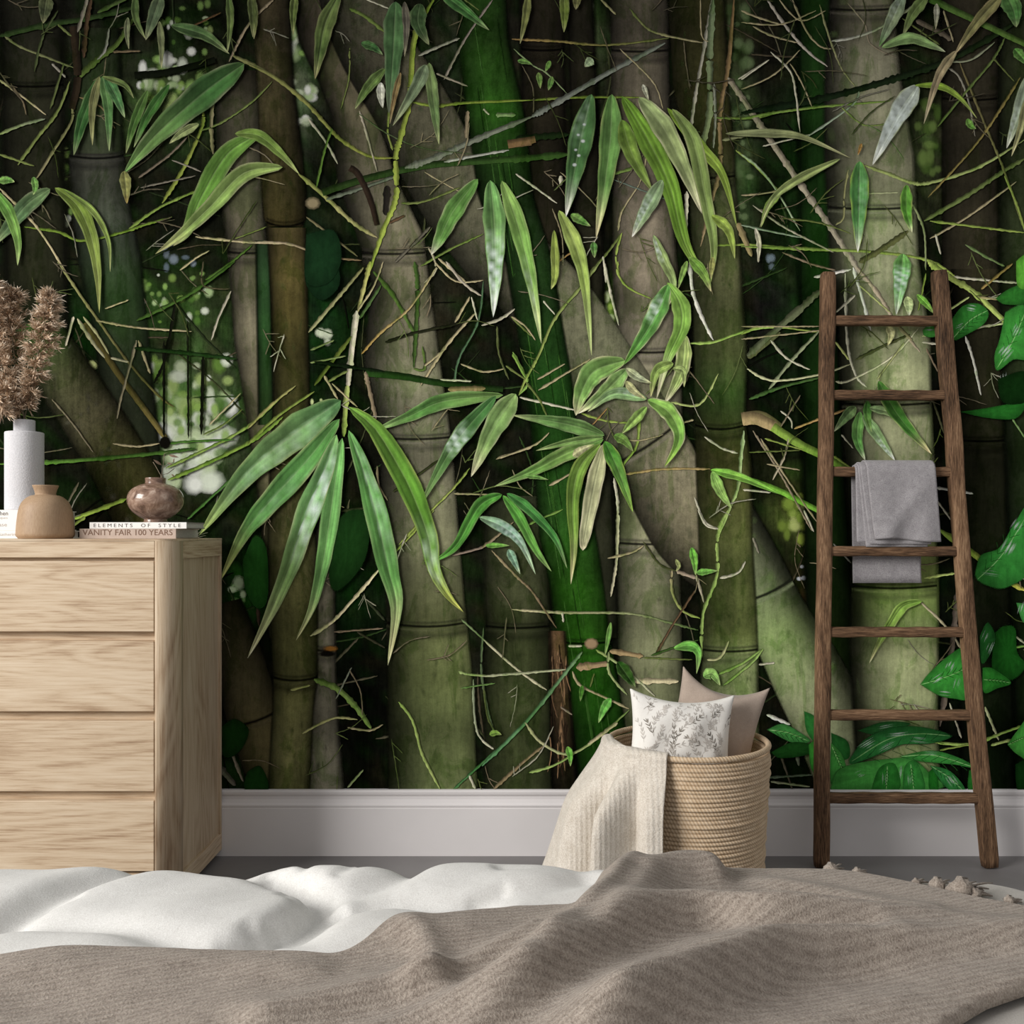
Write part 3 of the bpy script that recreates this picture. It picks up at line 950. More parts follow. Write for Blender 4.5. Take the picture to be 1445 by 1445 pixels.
# ------------------------------------------------------------------ knitted throw over the basket rim
def knit_rip(u):
    K = [(0, .1), (.12, .45), (.24, .55), (.34, .6), (.42, .1), (.48, -1.0), (.55, -1.05), (.60, .2), (.655, .95), (.71, .4), (.76, -.55), (.82, -.1), (.9, .35), (1, .25)]
    acc = wt = 0.0
    for d in (-.03, -.02, -.01, 0, .01, .02, .03):
        acc += float(np.interp(u + d, [k[0] for k in K], [k[1] for k in K])); wt += 1
    return acc / wt
def knit_throw():
    nu, nv = 110, 130
    V, F = [], []
    for i in range(nu + 1):
        u = i / nu
        a = math.radians(172 + (247 - 172) * u)
        for j in range(nv + 1):
            v = j / nv
            s = v * 0.44 - 0.055                                # distance along the cloth past the rim crest
            rr = BR + 0.002
            rim_top = RIMZ + 0.0105 + 0.0016 * math.sin(a + 0.7)
            ripple = knit_rip(u)
            bend = 0.013
            if s < 0:
                r = rr - bend * min(1, -s / 0.02) - 0.004 * ripple
                z = rim_top - max(0, -s - 0.008) * 0.95
            elif s < bend * math.pi / 2:
                th = s / bend
                r = rr + bend * math.sin(th) + 0.003 * ripple * th
                z = rim_top - bend * (1 - math.cos(th)) * 0.9
            else:
                d = s - bend * math.pi / 2
                fl = np.interp(u, [0, 0.25, 0.55, 1.0], [0.36, 0.24, 0.08, 0.03])
                amp = 0.062 * smooth01(d / 0.15)
                r = rr + bend + d * fl + amp * (ripple * (0.9 - 0.55 * (u > 0.8) * (u - .8) * 5)) + (0.020 + 0.045 * math.exp(-((u - .55) / .2) ** 2)) * smooth01(d / 0.12)
                r = max(r, 0.177 + 0.004)
                z = rim_top - bend - d * 0.97
            V.append(Vector((BCX + r * math.cos(a), BCY + r * math.sin(a), z)))
    n = nv + 1
    F = [(i * n + j, i * n + j + 1, (i + 1) * n + j + 1, (i + 1) * n + j) for i in range(nu) for j in range(nv)]
    o = pydata('knitted_throw', V, F, M['knit'])
    so = o.modifiers.new('thickness', 'SOLIDIFY'); so.thickness = 0.004; so.offset = 0.0
    return tag(o, 'cream knitted throw hanging over the rim of the rope basket', 'blanket')
knit_throw()

# ------------------------------------------------------------------ the ladder
LYB, LYT, LZT = 2.300, 2.368, 1.444
lad = thing('ladder', 'dark rustic wooden ladder with seven rungs leaning on the mural wall', 'ladder', (0.93, 2.33, 0))
lo_ = Vector(lad.location)
def rail_y(z): return LYB + (LYT - LYB) * z / LZT
def z_from_py(y):
    z = 0.7
    for _ in range(8): z = CAMZ - (y - HOR) * rail_y(z) / FPX
    return z
def rail_line(pts):
    out = []
    for x, y in pts:
        z = z_from_py(y)
        out.append(Vector(((x - CX) * rail_y(z) / FPX, rail_y(z), z)))
    return out
RL = rail_line([(1168.5, 385.5), (1166, 560), (1163, 800), (1160.5, 1000), (1159, 1229)])
RR = rail_line([(1325, 383), (1334.5, 500), (1344, 600), (1350, 690), (1358, 790), (1372, 960), (1382, 1070), (1397, 1224)])
def rough_beam(name, pts, hw, hd, mat, seed, ups=60, wob=1.0):
    """hewn beam along a path with slightly wandering faces and eased corners"""
    rg = random.Random(seed)
    P = smooth_prof(pts, max(3, ups // (len(pts) - 1)))
    V, F = [], []
    ring = 12
    ph = [rg.uniform(0, 6.28) for _ in range(8)]
    for i, p in enumerate(P):
        t = (P[min(i + 1, len(P) - 1)] - P[max(i - 1, 0)]).normalized()
        d = Vector((0, 1, 0)); d = (d - t * d.dot(t)).normalized()
        s = t.cross(d).normalized()
        q = i / len(P)
        w1 = 1 + wob * (0.030 * math.sin(9 * q + ph[0]) + 0.02 * math.sin(23 * q + ph[1]))
        w2 = 1 + wob * (0.030 * math.sin(7 * q + ph[2]) + 0.02 * math.sin(27 * q + ph[3]))
        endk = 0.90 if i in (0, len(P) - 1) else 1.0
        for k in range(ring):
            a = 2 * math.pi * (k + 0.5) / ring
            ca, sa = math.cos(a), math.sin(a)
            e = 0.36
            x = math.copysign(abs(ca) ** e, ca) * hw * w1 * endk
            y = math.copysign(abs(sa) ** e, sa) * hd * w2 * endk
            V.append(p + s * (x + 0.0006 * math.sin(31 * q + k)) + d * y)
    m = len(P)
    for i in range(m - 1):
        for k in range(ring):
            k2 = (k + 1) % ring
            F.append((i * ring + k, i * ring + k2, (i + 1) * ring + k2, (i + 1) * ring + k))
    F.append(tuple(reversed(range(ring)))); F.append(tuple((m - 1) * ring + k for k in range(ring)))
    V = [v - lo_ for v in V]
    o = pydata(name, V, F, mat, lad)
    bm = bmesh.new(); bm.from_mesh(o.data); bmesh.ops.recalc_face_normals(bm, faces=bm.faces); bm.to_mesh(o.data); bm.free()
    return o
RL[-1] = RL[-2].lerp(RL[-1], (RL[-2].z - 0.003) / (RL[-2].z - RL[-1].z))
RR[-1] = RR[-2].lerp(RR[-1], (RR[-2].z - 0.003) / (RR[-2].z - RR[-1].z))
rough_beam('rail', RL, 0.0170, 0.0150, M['ladder_z'], 1)
rough_beam('rail', RR, 0.0180, 0.0150, M['ladder_z'], 2)
def at_z(line, z):
    zs = [p.z for p in line][::-1]
    return Vector((float(np.interp(z, zs, [p.x for p in line][::-1])), float(np.interp(z, zs, [p.y for p in line][::-1])), z))
rung_z = [z_from_py(y) for y in (453, 558, 666, 778, 892, 1009, 1126)]
for k, z in enumerate(rung_z):
    a, b = at_z(RL, z), at_z(RR, z)
    a.x += 0.008; b.x -= 0.008
    rough_beam('rung', [a, a.lerp(b, 0.33) + Vector((0, 0, 0.0006)), a.lerp(b, 0.66), b], 0.0122, 0.0115, M['ladder_x'], 10 + k, 30, 0.5)

# ------------------------------------------------------------------ folded towel over the third rung
def towel():
    z3 = rung_z[2]; yr = rail_y(z3)
    V, F = [], []
    def sheet(xl0, xr0, xl1, xr1, zbot_f, gap, zbot_b, thick, wavy, hem=0.0):
        """strip that runs up the back, over the rung and down the front; left and right limits at the top and the bottom"""
        path = []
        rz, ry = 0.0135 + gap, 0.0130 + gap
        nb, na, nf = 14, 10, 34
        for k in range(nb): path.append((yr + ry, zbot_b + (z3 - zbot_b) * k / nb, -1))
        for k in range(na + 1):
            t = math.pi * k / na
            path.append((yr + ry * math.cos(t), z3 + rz * math.sin(t), 0))
        for k in range(1, nf + 1): path.append((yr - ry, z3 + (zbot_f - z3) * k / nf, k / nf))
        nx = 40
        k0 = len(V)
        def pt(i, u, off):
            y, z, f = path[i]
            ff = max(f, 0)
            if f < 0: ff = (z3 - z) / (z3 - zbot_f)
            xl = xl0 + (xl1 - xl0) * ff; xr = xr0 + (xr1 - xr0) * ff
            dy = dz = 0
            if f > 0:
                rid = math.exp(-((u - (0.92 - 0.75 * f)) / 0.15) ** 2)
                dy = -wavy * (0.010 * f * math.sin(u * 5.2 + 0.6) ** 2 + 0.006 * rid * min(1, f * 2))
                dz = hem * f ** 3 * (0.5 * math.sin(u * 5.5 + 0.3) + 0.3 * (u > 0.8) * (u - 0.8) * 5 * -1)
            nxt = path[min(i + 1, len(path) - 1)]; prv = path[max(i - 1, 0)]
            ty, tz = nxt[0] - prv[0], nxt[1] - prv[1]
            L = math.hypot(ty, tz) or 1
            return Vector((xl + (xr - xl) * u, y + dy - tz / L * off * -1, z + dz + ty / L * off * -1))
        m = len(path)
        for layer in (0, 1):
            for i in range(m):
                for q in range(nx + 1): V.append(pt(i, q / nx, thick * layer))
        w = nx + 1
        for layer in (0, 1):
            b = k0 + layer * m * w
            for i in range(m - 1):
                for q in range(nx):
                    f4 = (b + i * w + q, b + i * w + q + 1, b + (i + 1) * w + q + 1, b + (i + 1) * w + q)
                    F.append(f4 if layer else tuple(reversed(f4)))
        b0, b1 = k0, k0 + m * w
        for i in range(m - 1):
            F.append((b0 + i * w, b0 + (i + 1) * w, b1 + (i + 1) * w, b1 + i * w))
            F.append((b0 + i * w + nx, b1 + i * w + nx, b1 + (i + 1) * w + nx, b0 + (i + 1) * w + nx))
        for q in range(nx):
            F.append((b0 + q, b1 + q, b1 + q + 1, b0 + q + 1))
            e = (m - 1) * w
            F.append((b0 + e + q, b0 + e + q + 1, b1 + e + q + 1, b1 + e + q))
    yf = yr - 0.016
    def X(px): return (px - CX) * yf / FPX
    def Zp(py): return CAMZ - (py - HOR) * yf / FPX
    sheet(X(1207.5), X(1300), X(1209), X(1305), Zp(765), 0.0004, Zp(823.5), 0.003, 0.3)
    sheet(X(1210.5), X(1308), X(1221), X(1308), Zp(771.5), 0.0040, Zp(818), 0.003, 0.4)
    sheet(X(1213), X(1312), X(1226), X(1312), Zp(768), 0.0075, Zp(700), 0.003, 0.5)
    sheet(X(1221), X(1317.5), X(1231), X(1324.5), Zp(762), 0.0112, Zp(690), 0.004, 1.0, 0.008)
    o = pydata('towel', V, F, M['towel'])
    bm = bmesh.new(); bm.from_mesh(o.data); bmesh.ops.recalc_face_normals(bm, faces=bm.faces); bm.to_mesh(o.data); bm.free()
    return tag(o, 'grey towel folded in layers over a rung of the wooden ladder', 'towel')
towel()

# ------------------------------------------------------------------ the photographic wallpaper: a flat print of a bamboo grove
TILE = {'A': (0, 0), 'B': (350, 0), 'C': (700, 0), 'D': (1045, 0), 'E': (0, 370), 'F': (350, 370), 'G': (700, 370), 'H': (1045, 370), 'I': (300, 720), 'J': (680, 720), 'K': (1045, 720), 'P': (0, 0)}
TS = 3.6125
PRINT_LIGHT = 0.80                      # the print is a little paler than it looks in the room's light
SX = WALL / FPX
MX0, MX1, MY0, MY1 = -620, 2065, -235, 1114
class Print:
    def __init__(s):
        s.V, s.F, s.Cc, s.T = [], [], [], []
        s.layer = 0.0
    def next(s, step=3e-6): s.layer += step
    def vert(s, x, y, c, a=1.0, tex=0.25):
        y = min(max(y, MY0), MY1); x = min(max(x, MX0), MX1)
        s.V.append(((x - CX) * SX, WALL - 0.0006 - s.layer, CAMZ - (y - HOR) * SX))
        g = 0.3 * c[0] + 0.55 * c[1] + 0.15 * c[2]
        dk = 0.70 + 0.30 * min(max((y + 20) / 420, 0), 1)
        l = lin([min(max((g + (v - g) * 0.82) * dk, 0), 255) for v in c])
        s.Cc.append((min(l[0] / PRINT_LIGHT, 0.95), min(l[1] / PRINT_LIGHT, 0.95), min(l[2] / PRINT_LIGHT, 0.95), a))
        s.T.append(tex)
        return len(s.V) - 1
    def grid(s, k0, nr, nc):
        for i in range(nr - 1):
            for j in range(nc - 1):
                s.F.append((k0 + i * nc + j, k0 + i * nc + j + 1, k0 + (i + 1) * nc + j + 1, k0 + (i + 1) * nc + j))
pr_ = Print()
prng = random.Random(77)
def tp(tile, pts):
    ox, oy = TILE[tile]
    if tile == 'P': return [tuple(p) for p in pts]
    return [(ox + x / TS, oy + y / TS) for x, y in pts]
def crom(pts, n):
    P = [np.array(p, float) for p in pts]
    out = []
    segs = len(P) - 1
    for i in range(segs):
        p0, p1, p2, p3 = P[max(i - 1, 0)], P[i], P[i + 1], P[min(i + 2, segs)]
        m = max(2, n // segs)
        for k in range(m):
            t = k / m
            out.append(0.5 * (2 * p1 + (p2 - p0) * t + (2 * p0 - 5 * p1 + 4 * p2 - p3) * t * t + (3 * p1 - p0 - 3 * p2 + p3) * t ** 3))
    out.append(P[-1])
    return out
def mixc(a, b, t): return tuple(a[i] + (b[i] - a[i]) * t for i in range(3))
def mulc(a, k): return tuple(v * k for v in a)
def norms(P):
    out = []
    for i in range(len(P)):
        d = P[min(i + 1, len(P) - 1)] - P[max(i - 1, 0)]
        L = math.hypot(d[0], d[1]) or 1
        out.append(np.array((-d[1] / L, d[0] / L)))
    return out
def keyed(t, keys):
    """colour keys [(t, colour)]"""
    if len(keys) == 1: return keys[0][1]
    for (a, ca), (b, cb_) in zip(keys[:-1], keys[1:]):
        if t <= b: return mixc(ca, cb_, min(max((t - a) / (b - a + 1e-9), 0), 1))
    return keys[-1][1]

def disc(x, y, rx, ry, c, a=1.0, n=12, core=0.35, rot=0.0, tex=0.1):
    pr_.next(2e-6)
    k0 = pr_.vert(x, y, c, a, tex)
    ca, sa = math.cos(rot), math.sin(rot)
    for f, al in ((core, a), (1.0, 0.0)):
        for k in range(n):
            t = 2 * math.pi * k / n
            u, v = rx * f * math.cos(t), ry * f * math.sin(t)
            pr_.vert(x + u * ca - v * sa, y + u * sa + v * ca, c, al, tex)
    for k in range(n):
        k2 = (k + 1) % n
        pr_.F.append((k0, k0 + 1 + k, k0 + 1 + k2))
        pr_.F.append((k0 + 1 + k, k0 + 1 + n + k, k0 + 1 + n + k2, k0 + 1 + k2))

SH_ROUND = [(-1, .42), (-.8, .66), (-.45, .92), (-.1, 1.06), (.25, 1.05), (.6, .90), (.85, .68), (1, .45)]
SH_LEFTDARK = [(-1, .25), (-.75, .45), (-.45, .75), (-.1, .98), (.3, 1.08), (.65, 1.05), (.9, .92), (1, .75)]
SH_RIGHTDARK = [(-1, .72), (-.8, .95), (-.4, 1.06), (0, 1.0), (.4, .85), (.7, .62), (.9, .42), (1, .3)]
def culm(rows, keys, shade=SH_ROUND, nodes=(), feather=3.0, tex=0.5, mott=None):
    """rows: (y, left, right) px; keys: (y, colour)"""
    pr_.next(1e-5)
    rows = sorted(rows)
    ys = [r[0] for r in rows]
    n = max(8, int((ys[-1] - ys[0]) / 12))
    Y = np.linspace(ys[0], ys[-1], n)
    Lx = np.interp(Y, ys, [r[1] for r in rows]); Rx = np.interp(Y, ys, [r[2] for r in rows])
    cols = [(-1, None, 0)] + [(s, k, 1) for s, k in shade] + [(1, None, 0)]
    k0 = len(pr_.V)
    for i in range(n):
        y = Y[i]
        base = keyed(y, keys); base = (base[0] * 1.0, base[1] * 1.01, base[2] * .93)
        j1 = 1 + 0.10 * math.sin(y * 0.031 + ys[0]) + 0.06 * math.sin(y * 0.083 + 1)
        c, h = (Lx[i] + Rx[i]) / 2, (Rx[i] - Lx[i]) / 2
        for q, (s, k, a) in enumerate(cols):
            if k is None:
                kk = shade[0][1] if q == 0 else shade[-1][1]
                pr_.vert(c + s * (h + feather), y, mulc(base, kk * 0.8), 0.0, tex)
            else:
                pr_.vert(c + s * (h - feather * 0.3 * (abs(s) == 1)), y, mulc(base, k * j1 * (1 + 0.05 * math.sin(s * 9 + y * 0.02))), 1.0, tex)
    pr_.grid(k0, n, len(cols))
    def lr(y): return float(np.interp(y, Y, Lx)), float(np.interp(y, Y, Rx))
    if mott:                                     # lichen and moss blotches with shapes of their own
        cnt, mc, al, rad = mott
        for _ in range(cnt):
            y = prng.uniform(ys[0], ys[-1]); l, r = lr(y)
            disc(prng.uniform(l + 6, r - 6), y, prng.uniform(.3, 1) * rad, prng.uniform(.6, 2.0) * rad, mc, al * prng.uniform(.4, 1), 8, 0.2, prng.uniform(-.3, .3), 0.5)
    for nd in nodes:
        y, bow = nd[0], nd[1]
        l, r = lr(y)
        base = keyed(y, keys)
        for dy, hh, kcol, al in ((0, 2.6, 0.22, 0.95), (5.5, 3.0, 1.22, 0.5), (-5, 3.0, 0.7, 0.5), (13, 7, 0.72, 0.4)):
            pr_.next()
            k0 = len(pr_.V)
            for s in np.linspace(-1, 1, 9):
                x = (l + r) / 2 + s * (r - l) / 2 * 1.02
                yy = y + dy + bow * (1 - s * s)
                sh = 0.55 + 0.45 * (1 - s * s)
                for d, a in ((-hh, 0), (0, al), (hh, 0)): pr_.vert(x, yy + d, mulc(base, kcol * sh), a, 0.4)
            pr_.grid(k0, 9, 3)
    return lr
def diag(pts, keys, shade=SH_ROUND, feather=3.0, tex=0.5, n=30, nodes=(), mott=None):
    """slanting culm: (x, y, half width)"""
    pr_.next(1e-5)
    P3 = crom(pts, n)
    P = [p[:2] for p in P3]
    N = norms(P)
    cols = [(-1, shade[0][1] * .8, 0)] + [(s, k, 1) for s, k in shade] + [(1, shade[-1][1] * .8, 0)]
    k0 = len(pr_.V)
    m = len(P)
    for i in range(m):
        base = keyed(i / (m - 1), keys); base = (base[0] * 1.0, base[1] * 1.01, base[2] * .93)
        h = P3[i][2]
        for q, (s, k, a) in enumerate(cols):
            d = -N[i] * s * (h + (feather if a == 0 else 0))
            pr_.vert(P[i][0] + d[0], P[i][1] + d[1], mulc(base, k), a, tex)
    pr_.grid(k0, m, len(cols))
    if mott:
        cnt, mc, al, rad = mott
        for _ in range(cnt):
            i = prng.randrange(m); s = prng.uniform(-.8, .8)
            d = N[i] * s * P3[i][2]
            disc(P[i][0] + d[0], P[i][1] + d[1], prng.uniform(.4, 1) * rad, prng.uniform(.5, 1.6) * rad, mc, al * prng.uniform(.4, 1), 8, 0.2, prng.uniform(-.5, .5), 0.5)
    for t in nodes:
        i = int(t * (m - 1)); base = keyed(t, keys)
        for off, hh, kc, al in ((0, 3, .25, .95), (6, 4, 1.2, .5)):
            pr_.next(); k1 = len(pr_.V)
            T = np.array((N[i][1], -N[i][0]))
            for s in np.linspace(-1, 1, 7):
                for d, a in ((-hh, 0), (0, al), (hh, 0)):
                    q = P[i] - N[i] * s * P3[i][2] * 1.02 + T * (off + d + 5 * (1 - s * s))
                    pr_.vert(q[0], q[1], mulc(base, kc), a, .4)
            pr_.grid(k1, 7, 3)

def twig(tile, pts, w, c, c2=None, knots=True, wig=0.6, al=1.0):
    pr_.next(2.5e-6)
    Q = tp(tile, pts)
    ln = sum(math.hypot(Q[i + 1][0] - Q[i][0], Q[i + 1][1] - Q[i][1]) for i in range(len(Q) - 1))
    P = crom(Q, max(8, int(ln / 3.4)))
    c2 = c2 or c
    w = (w / TS if tile != 'P' else w)
    w = w * 0.82 if w < 7 else w
    N = norms(P)
    k0 = len(pr_.V)
    m = len(P)
    for i in range(m):
        t = i / (m - 1)
        ww = w / 2 * (1 - 0.22 * t) * (1 + ((0.5 if prng.random() < 0.22 else 0.12 * prng.random()) if knots and w < 9 else 0))
        ww *= min(1, 0.25 + 0.75 * min(t, 1 - t) / 0.12) if w < 9 else 1
        off = prng.uniform(-wig, wig) * 0.5
        b = mixc(c, c2, t)
        for s, k in ((-1, 1.15), (-.1, 1.12), (.35, .85), (1, .55)):
            sgn = 1 if N[i][1] < 0 else -1
            q = P[i] + N[i] * (s * sgn * -1 * -ww + off)
            pr_.vert(q[0], q[1], mulc(b, k), al, 0.5)
    pr_.grid(k0, m, 4)

G_MID, G_DK, G_YEL, G_PALE, STRAW, WHT = (66, 112, 46), (34, 72, 26), (106, 142, 44), (134, 156, 112), (182, 172, 126), (208, 214, 206)
def leaf(tile, pts, w, c=G_MID, tip=None, edge=None, gloss=None, bias=0.18, blur=1.2, peak=0.28, spots=None):
    """lanceolate blade: base first, tip last; gloss = (t0, t1, strength, side)"""
    pr_.next(4e-6)
    P = crom(tp(tile, pts), 26)
    w = (w / TS if tile != 'P' else w) * 0.90
    c = mulc(c, 0.93)
    N = norms(P)
    m = len(P)
    edge = edge or mixc(c, (170, 178, 120), 0.45)
    tip = tip or mixc(c, STRAW, 0.55)
    ss = [-1, -.88, -.72, -.56, -.4, -.25, -.1, 0, .1, .25, .4, .56, .72, .88, 1]
    cs = [(-1 - blur * 2 / max(w, 3), 0)] + [(s, 1) for s in ss] + [(1 + blur * 2 / max(w, 3), 0)]
    vn = {s: 1 + prng.gauss(0, .09) for s in ss}
    ph = prng.uniform(0, 6.3); yl = prng.uniform(0, .30)
    k0 = len(pr_.V)
    for i in range(m):
        t = i / (m - 1)
        prof = (min(1, (t / peak)) ** 0.6 if t < peak else (1 - ((t - peak) / (1 - peak)) ** 1.6))
        hw = max(w / 2 * prof, 0.25)
        b = mixc(c, tip, min(1, max(0, (t - 0.66) / 0.26)) ** 1.2)
        b = mixc(b, (150, 156, 84), yl * (0.5 + 0.5 * math.sin(t * 7 + ph)))
        hw *= 1 + 0.04 * math.sin(t * 31 + ph)
        b = mulc(b, 1 + 0.09 * math.sin(t * 19 + w) + 0.05 * math.sin(t * 47))
        for s, a in cs:
            if abs(s) >= 0.88: col = mixc(b, edge, (0.75 if abs(s) >= 1 else 0.3) * (0.7 + 0.5 * math.sin(t * 23 + ph + s)))
            elif s == 0: col = mixc(b, (190, 205, 150), 0.22)
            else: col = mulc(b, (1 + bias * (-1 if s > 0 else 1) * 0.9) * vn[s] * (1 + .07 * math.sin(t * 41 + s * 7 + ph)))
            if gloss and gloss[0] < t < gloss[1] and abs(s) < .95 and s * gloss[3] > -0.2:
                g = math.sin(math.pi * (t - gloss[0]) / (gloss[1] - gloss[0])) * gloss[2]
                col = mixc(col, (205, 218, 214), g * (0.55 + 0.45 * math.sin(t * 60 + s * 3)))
            q = P[i] + N[i] * s * hw
            pr_.vert(q[0], q[1], col, a if t < 0.999 else a * 0.5, 0.30)
    pr_.grid(k0, m, len(cs))
    if spots:
        for t, s, r, sc, sal in spots:
            i = int(t * (m - 1)); q = P[i] + N[i] * s * w / 2
            disc(q[0], q[1], r, r * 0.8, sc, sal, 8, 0.4)

def broad(tile, outline, c, vein=None, hl=(), dark=0.8):
    """broad leaf: outline polygon, midrib from the first point to the middle one, glossy patches"""
    pr_.next(6e-6)
    P = [np.array(p) for p in tp(tile, outline)]
    P = crom([tuple(p) for p in P] + [tuple(P[0])], len(P) * 5)[:-1]
    cen = sum(P) / len(P)
    k0 = pr_.vert(cen[0], cen[1], mulc(c, 1.05), 1, .4)
    n = len(P)
    for f, k, a in ((0.55, 1.0, 1), (0.97, dark, 1), (1.03, dark * .8, 0)):
        for i, p in enumerate(P):
            q = cen + (p - cen) * f
            pr_.vert(q[0], q[1], mulc(c, k * (1 + 0.06 * math.sin(i * 1.9))), a, .4)
    for i in range(n):
        i2 = (i + 1) % n
        pr_.F.append((k0, k0 + 1 + i, k0 + 1 + i2))
        for r in range(2):
            b = k0 + 1 + r * n
            pr_.F.append((b + i, b + n + i, b + n + i2, b + i2))
    if vein:
        V0 = tp(tile, vein)
        twig('P', V0, 2.2, mixc(c, (190, 220, 150), .45), None, False, 0)
        a, b = np.array(V0[0]), np.array(V0[-1])
        d = b - a; L = math.hypot(*d); nrm = np.array((-d[1], d[0])) / (L or 1)
        for t in np.linspace(.15, .8, 6):
            for sg in (-1, 1):
                q = a + d * t
                e = q + d * .12 + nrm * sg * L * .10 * math.sin(math.pi * (t * .8 + .15))
                twig('P', [tuple(q), tuple((q + e) / 2 + d * .012), tuple(e)], 1.2, mulc(c, .68), None, False, 0, .7)
    for x, y, rx, ry, rot, al in hl:
        (qx, qy), = tp(tile, [(x, y)])
        for q, f in ((-1.1, .5), (-.35, .9), (.4, .75), (1.15, .45)):
            dx, dy = -math.sin(rot) * ry / TS * q, math.cos(rot) * ry / TS * q
            if ry > rx: dx, dy = math.cos(rot) * rx / TS * q, math.sin(rot) * rx / TS * q
            k = prng.uniform(.5, 1.0)
            disc(qx + dx + prng.uniform(-2, 2), qy + dy + prng.uniform(-2, 2), rx / TS * (k if rx > ry else .34), ry / TS * (k if ry >= rx else .34), (206, 226, 210), al * f, 8, 0.2, rot, .4)

# ---- out-of-focus ground of the picture
def ground():
    W_, H_ = 150, 76
    xs = np.linspace(MX0, MX1, W_); ys = np.linspace(MY0, MY1, H_)
    X, Y = np.meshgrid(xs, ys)
    col = np.zeros((H_, W_, 3)) + np.array((15, 17, 10.0))
    SP = [(40, 60, 90, 90, (30, 30, 22)), (40, 300, 60, 120, (24, 28, 18)), (230, 150, 80, 60, (52, 66, 34)), (260, 430, 80, 60, (36, 50, 22)), (270, 590, 70, 90, (92, 120, 66)), (100, 480, 60, 60, (16, 42, 12)),
          (420, 120, 30, 90, (70, 80, 56)), (450, 420, 40, 120, (14, 36, 14)), (500, 860, 50, 70, (12, 32, 10)), (515, 1000, 40, 90, (8, 9, 6)), (330, 1090, 40, 40, (24, 52, 16)), (345, 830, 30, 60, (26, 70, 18)),
          (620, 430, 40, 60, (30, 30, 20)), (700, 620, 40, 60, (26, 28, 18)), (640, 60, 40, 60, (36, 44, 28)), (780, 100, 70, 110, (34, 29, 23)), (830, 60, 24, 70, (58, 74, 40)), (855, 440, 24, 36, (96, 126, 40)), (850, 800, 30, 70, (44, 44, 38)),
          (1040, 120, 26, 160, (66, 86, 48)), (1040, 300, 30, 60, (50, 72, 34)), (1090, 60, 50, 60, (24, 20, 16)), (1090, 430, 40, 80, (22, 20, 20)), (1115, 720, 34, 60, (70, 84, 30)), (1150, 870, 34, 60, (62, 42, 18)), (1140, 300, 40, 240, (20, 46, 14)),
          (1310, 200, 24, 90, (58, 74, 34)), (1370, 160, 60, 150, (48, 42, 32)), (1390, 540, 60, 120, (32, 30, 20)), (1330, 600, 20, 120, (6, 7, 5)), (1390, 900, 70, 120, (12, 36, 10)), (1420, 460, 40, 60, (30, 70, 20)), (1430, 1060, 40, 60, (20, 54, 16)), (1150, 1080, 60, 50, (16, 24, 10)),
          (1330, 920, 24, 120, (10, 12, 8)), (700, 950, 60, 120, (26, 28, 18)), (1000, 60, 40, 100, (38, 38, 18))]
    for x, y, rx, ry, c in SP:
        w = np.exp(-((X - x) / rx) ** 2 - ((Y - y) / ry) ** 2)[..., None]
        col = col * (1 - w) + np.array(c) * w
    rr = np.random.RandomState(3)
    nz = rr.rand(H_, W_, 1)
    gz = rr.rand(H_, W_, 1)
    col = col * (0.7 + 0.6 * nz) + np.array((-2, 9, -3)) * (gz > .72) + np.array((8, 5, 2)) * (gz < .12)
    pr_.next(2e-5)
    k0 = len(pr_.V)
    for i in range(H_):
        for j in range(W_): pr_.vert(xs[j], ys[i], col[i, j], 1, 0.9)
    pr_.grid(k0, H_, W_)
ground()
def bokeh(x0, y0, x1, y1, n, cols, r0, r1, al=0.9):
    for _ in range(n):
        r = prng.uniform(r0, r1)
        disc(prng.uniform(x0, x1), prng.uniform(y0, y1), r * prng.uniform(.7, 1.3), r * prng.uniform(.7, 1.6), prng.choice(cols), al * prng.uniform(.55, 1), 9, 0.45)
PALES = [(176, 190, 150), (150, 176, 116), (196, 204, 182), (118, 156, 70), (204, 206, 196)]
GRNS = [(92, 132, 44), (70, 110, 36), (126, 162, 66), (150, 176, 92)]
bokeh(192, 70, 292, 128, 26, PALES, 4, 11); bokeh(205, 118, 270, 165, 12, GRNS, 5, 10, .7); bokeh(225, 0, 300, 60, 14, GRNS + PALES, 3, 8, .6)
bokeh(76, 208, 98, 254, 7, GRNS + [(190, 216, 130)], 5, 9); bokeh(76, 298, 106, 318, 6, PALES, 4, 8); bokeh(405, 32, 436, 80, 12, PALES, 6, 12); bokeh(408, 95, 442, 178, 16, PALES, 5, 10)
bokeh(200, 385, 300, 455, 30, GRNS + PALES, 3, 9, .7); bokeh(215, 505, 330, 600, 40, PALES + GRNS, 6, 15, .75); bokeh(228, 590, 318, 690, 44, [(206, 210, 200), (196, 206, 184), (180, 198, 150)], 10, 20, .85)
bokeh(240, 560, 320, 640, 18, GRNS, 5, 12, .7); bokeh(124, 508, 136, 545, 5, [(186, 196, 120)], 4, 8); bokeh(134, 655, 146, 672, 4, [(206, 190, 182)], 4, 7); bokeh(142, 680, 158, 704, 4, [(214, 216, 226)], 5, 8)
bokeh(450, 462, 470, 492, 6, [(196, 206, 176)], 5, 8); bokeh(440, 562, 455, 574, 3, [(200, 216, 140)], 3, 5); bokeh(818, 8, 834, 100, 12, [(150, 172, 116), (170, 186, 150)], 4, 9, .7)
bokeh(842, 412, 862, 464, 14, [(170, 200, 90), (140, 176, 60), (196, 214, 150)], 4, 8, .9); bokeh(1096, 700, 1136, 768, 16, [(160, 184, 60), (130, 160, 50), (190, 206, 110)], 6, 12, .8)
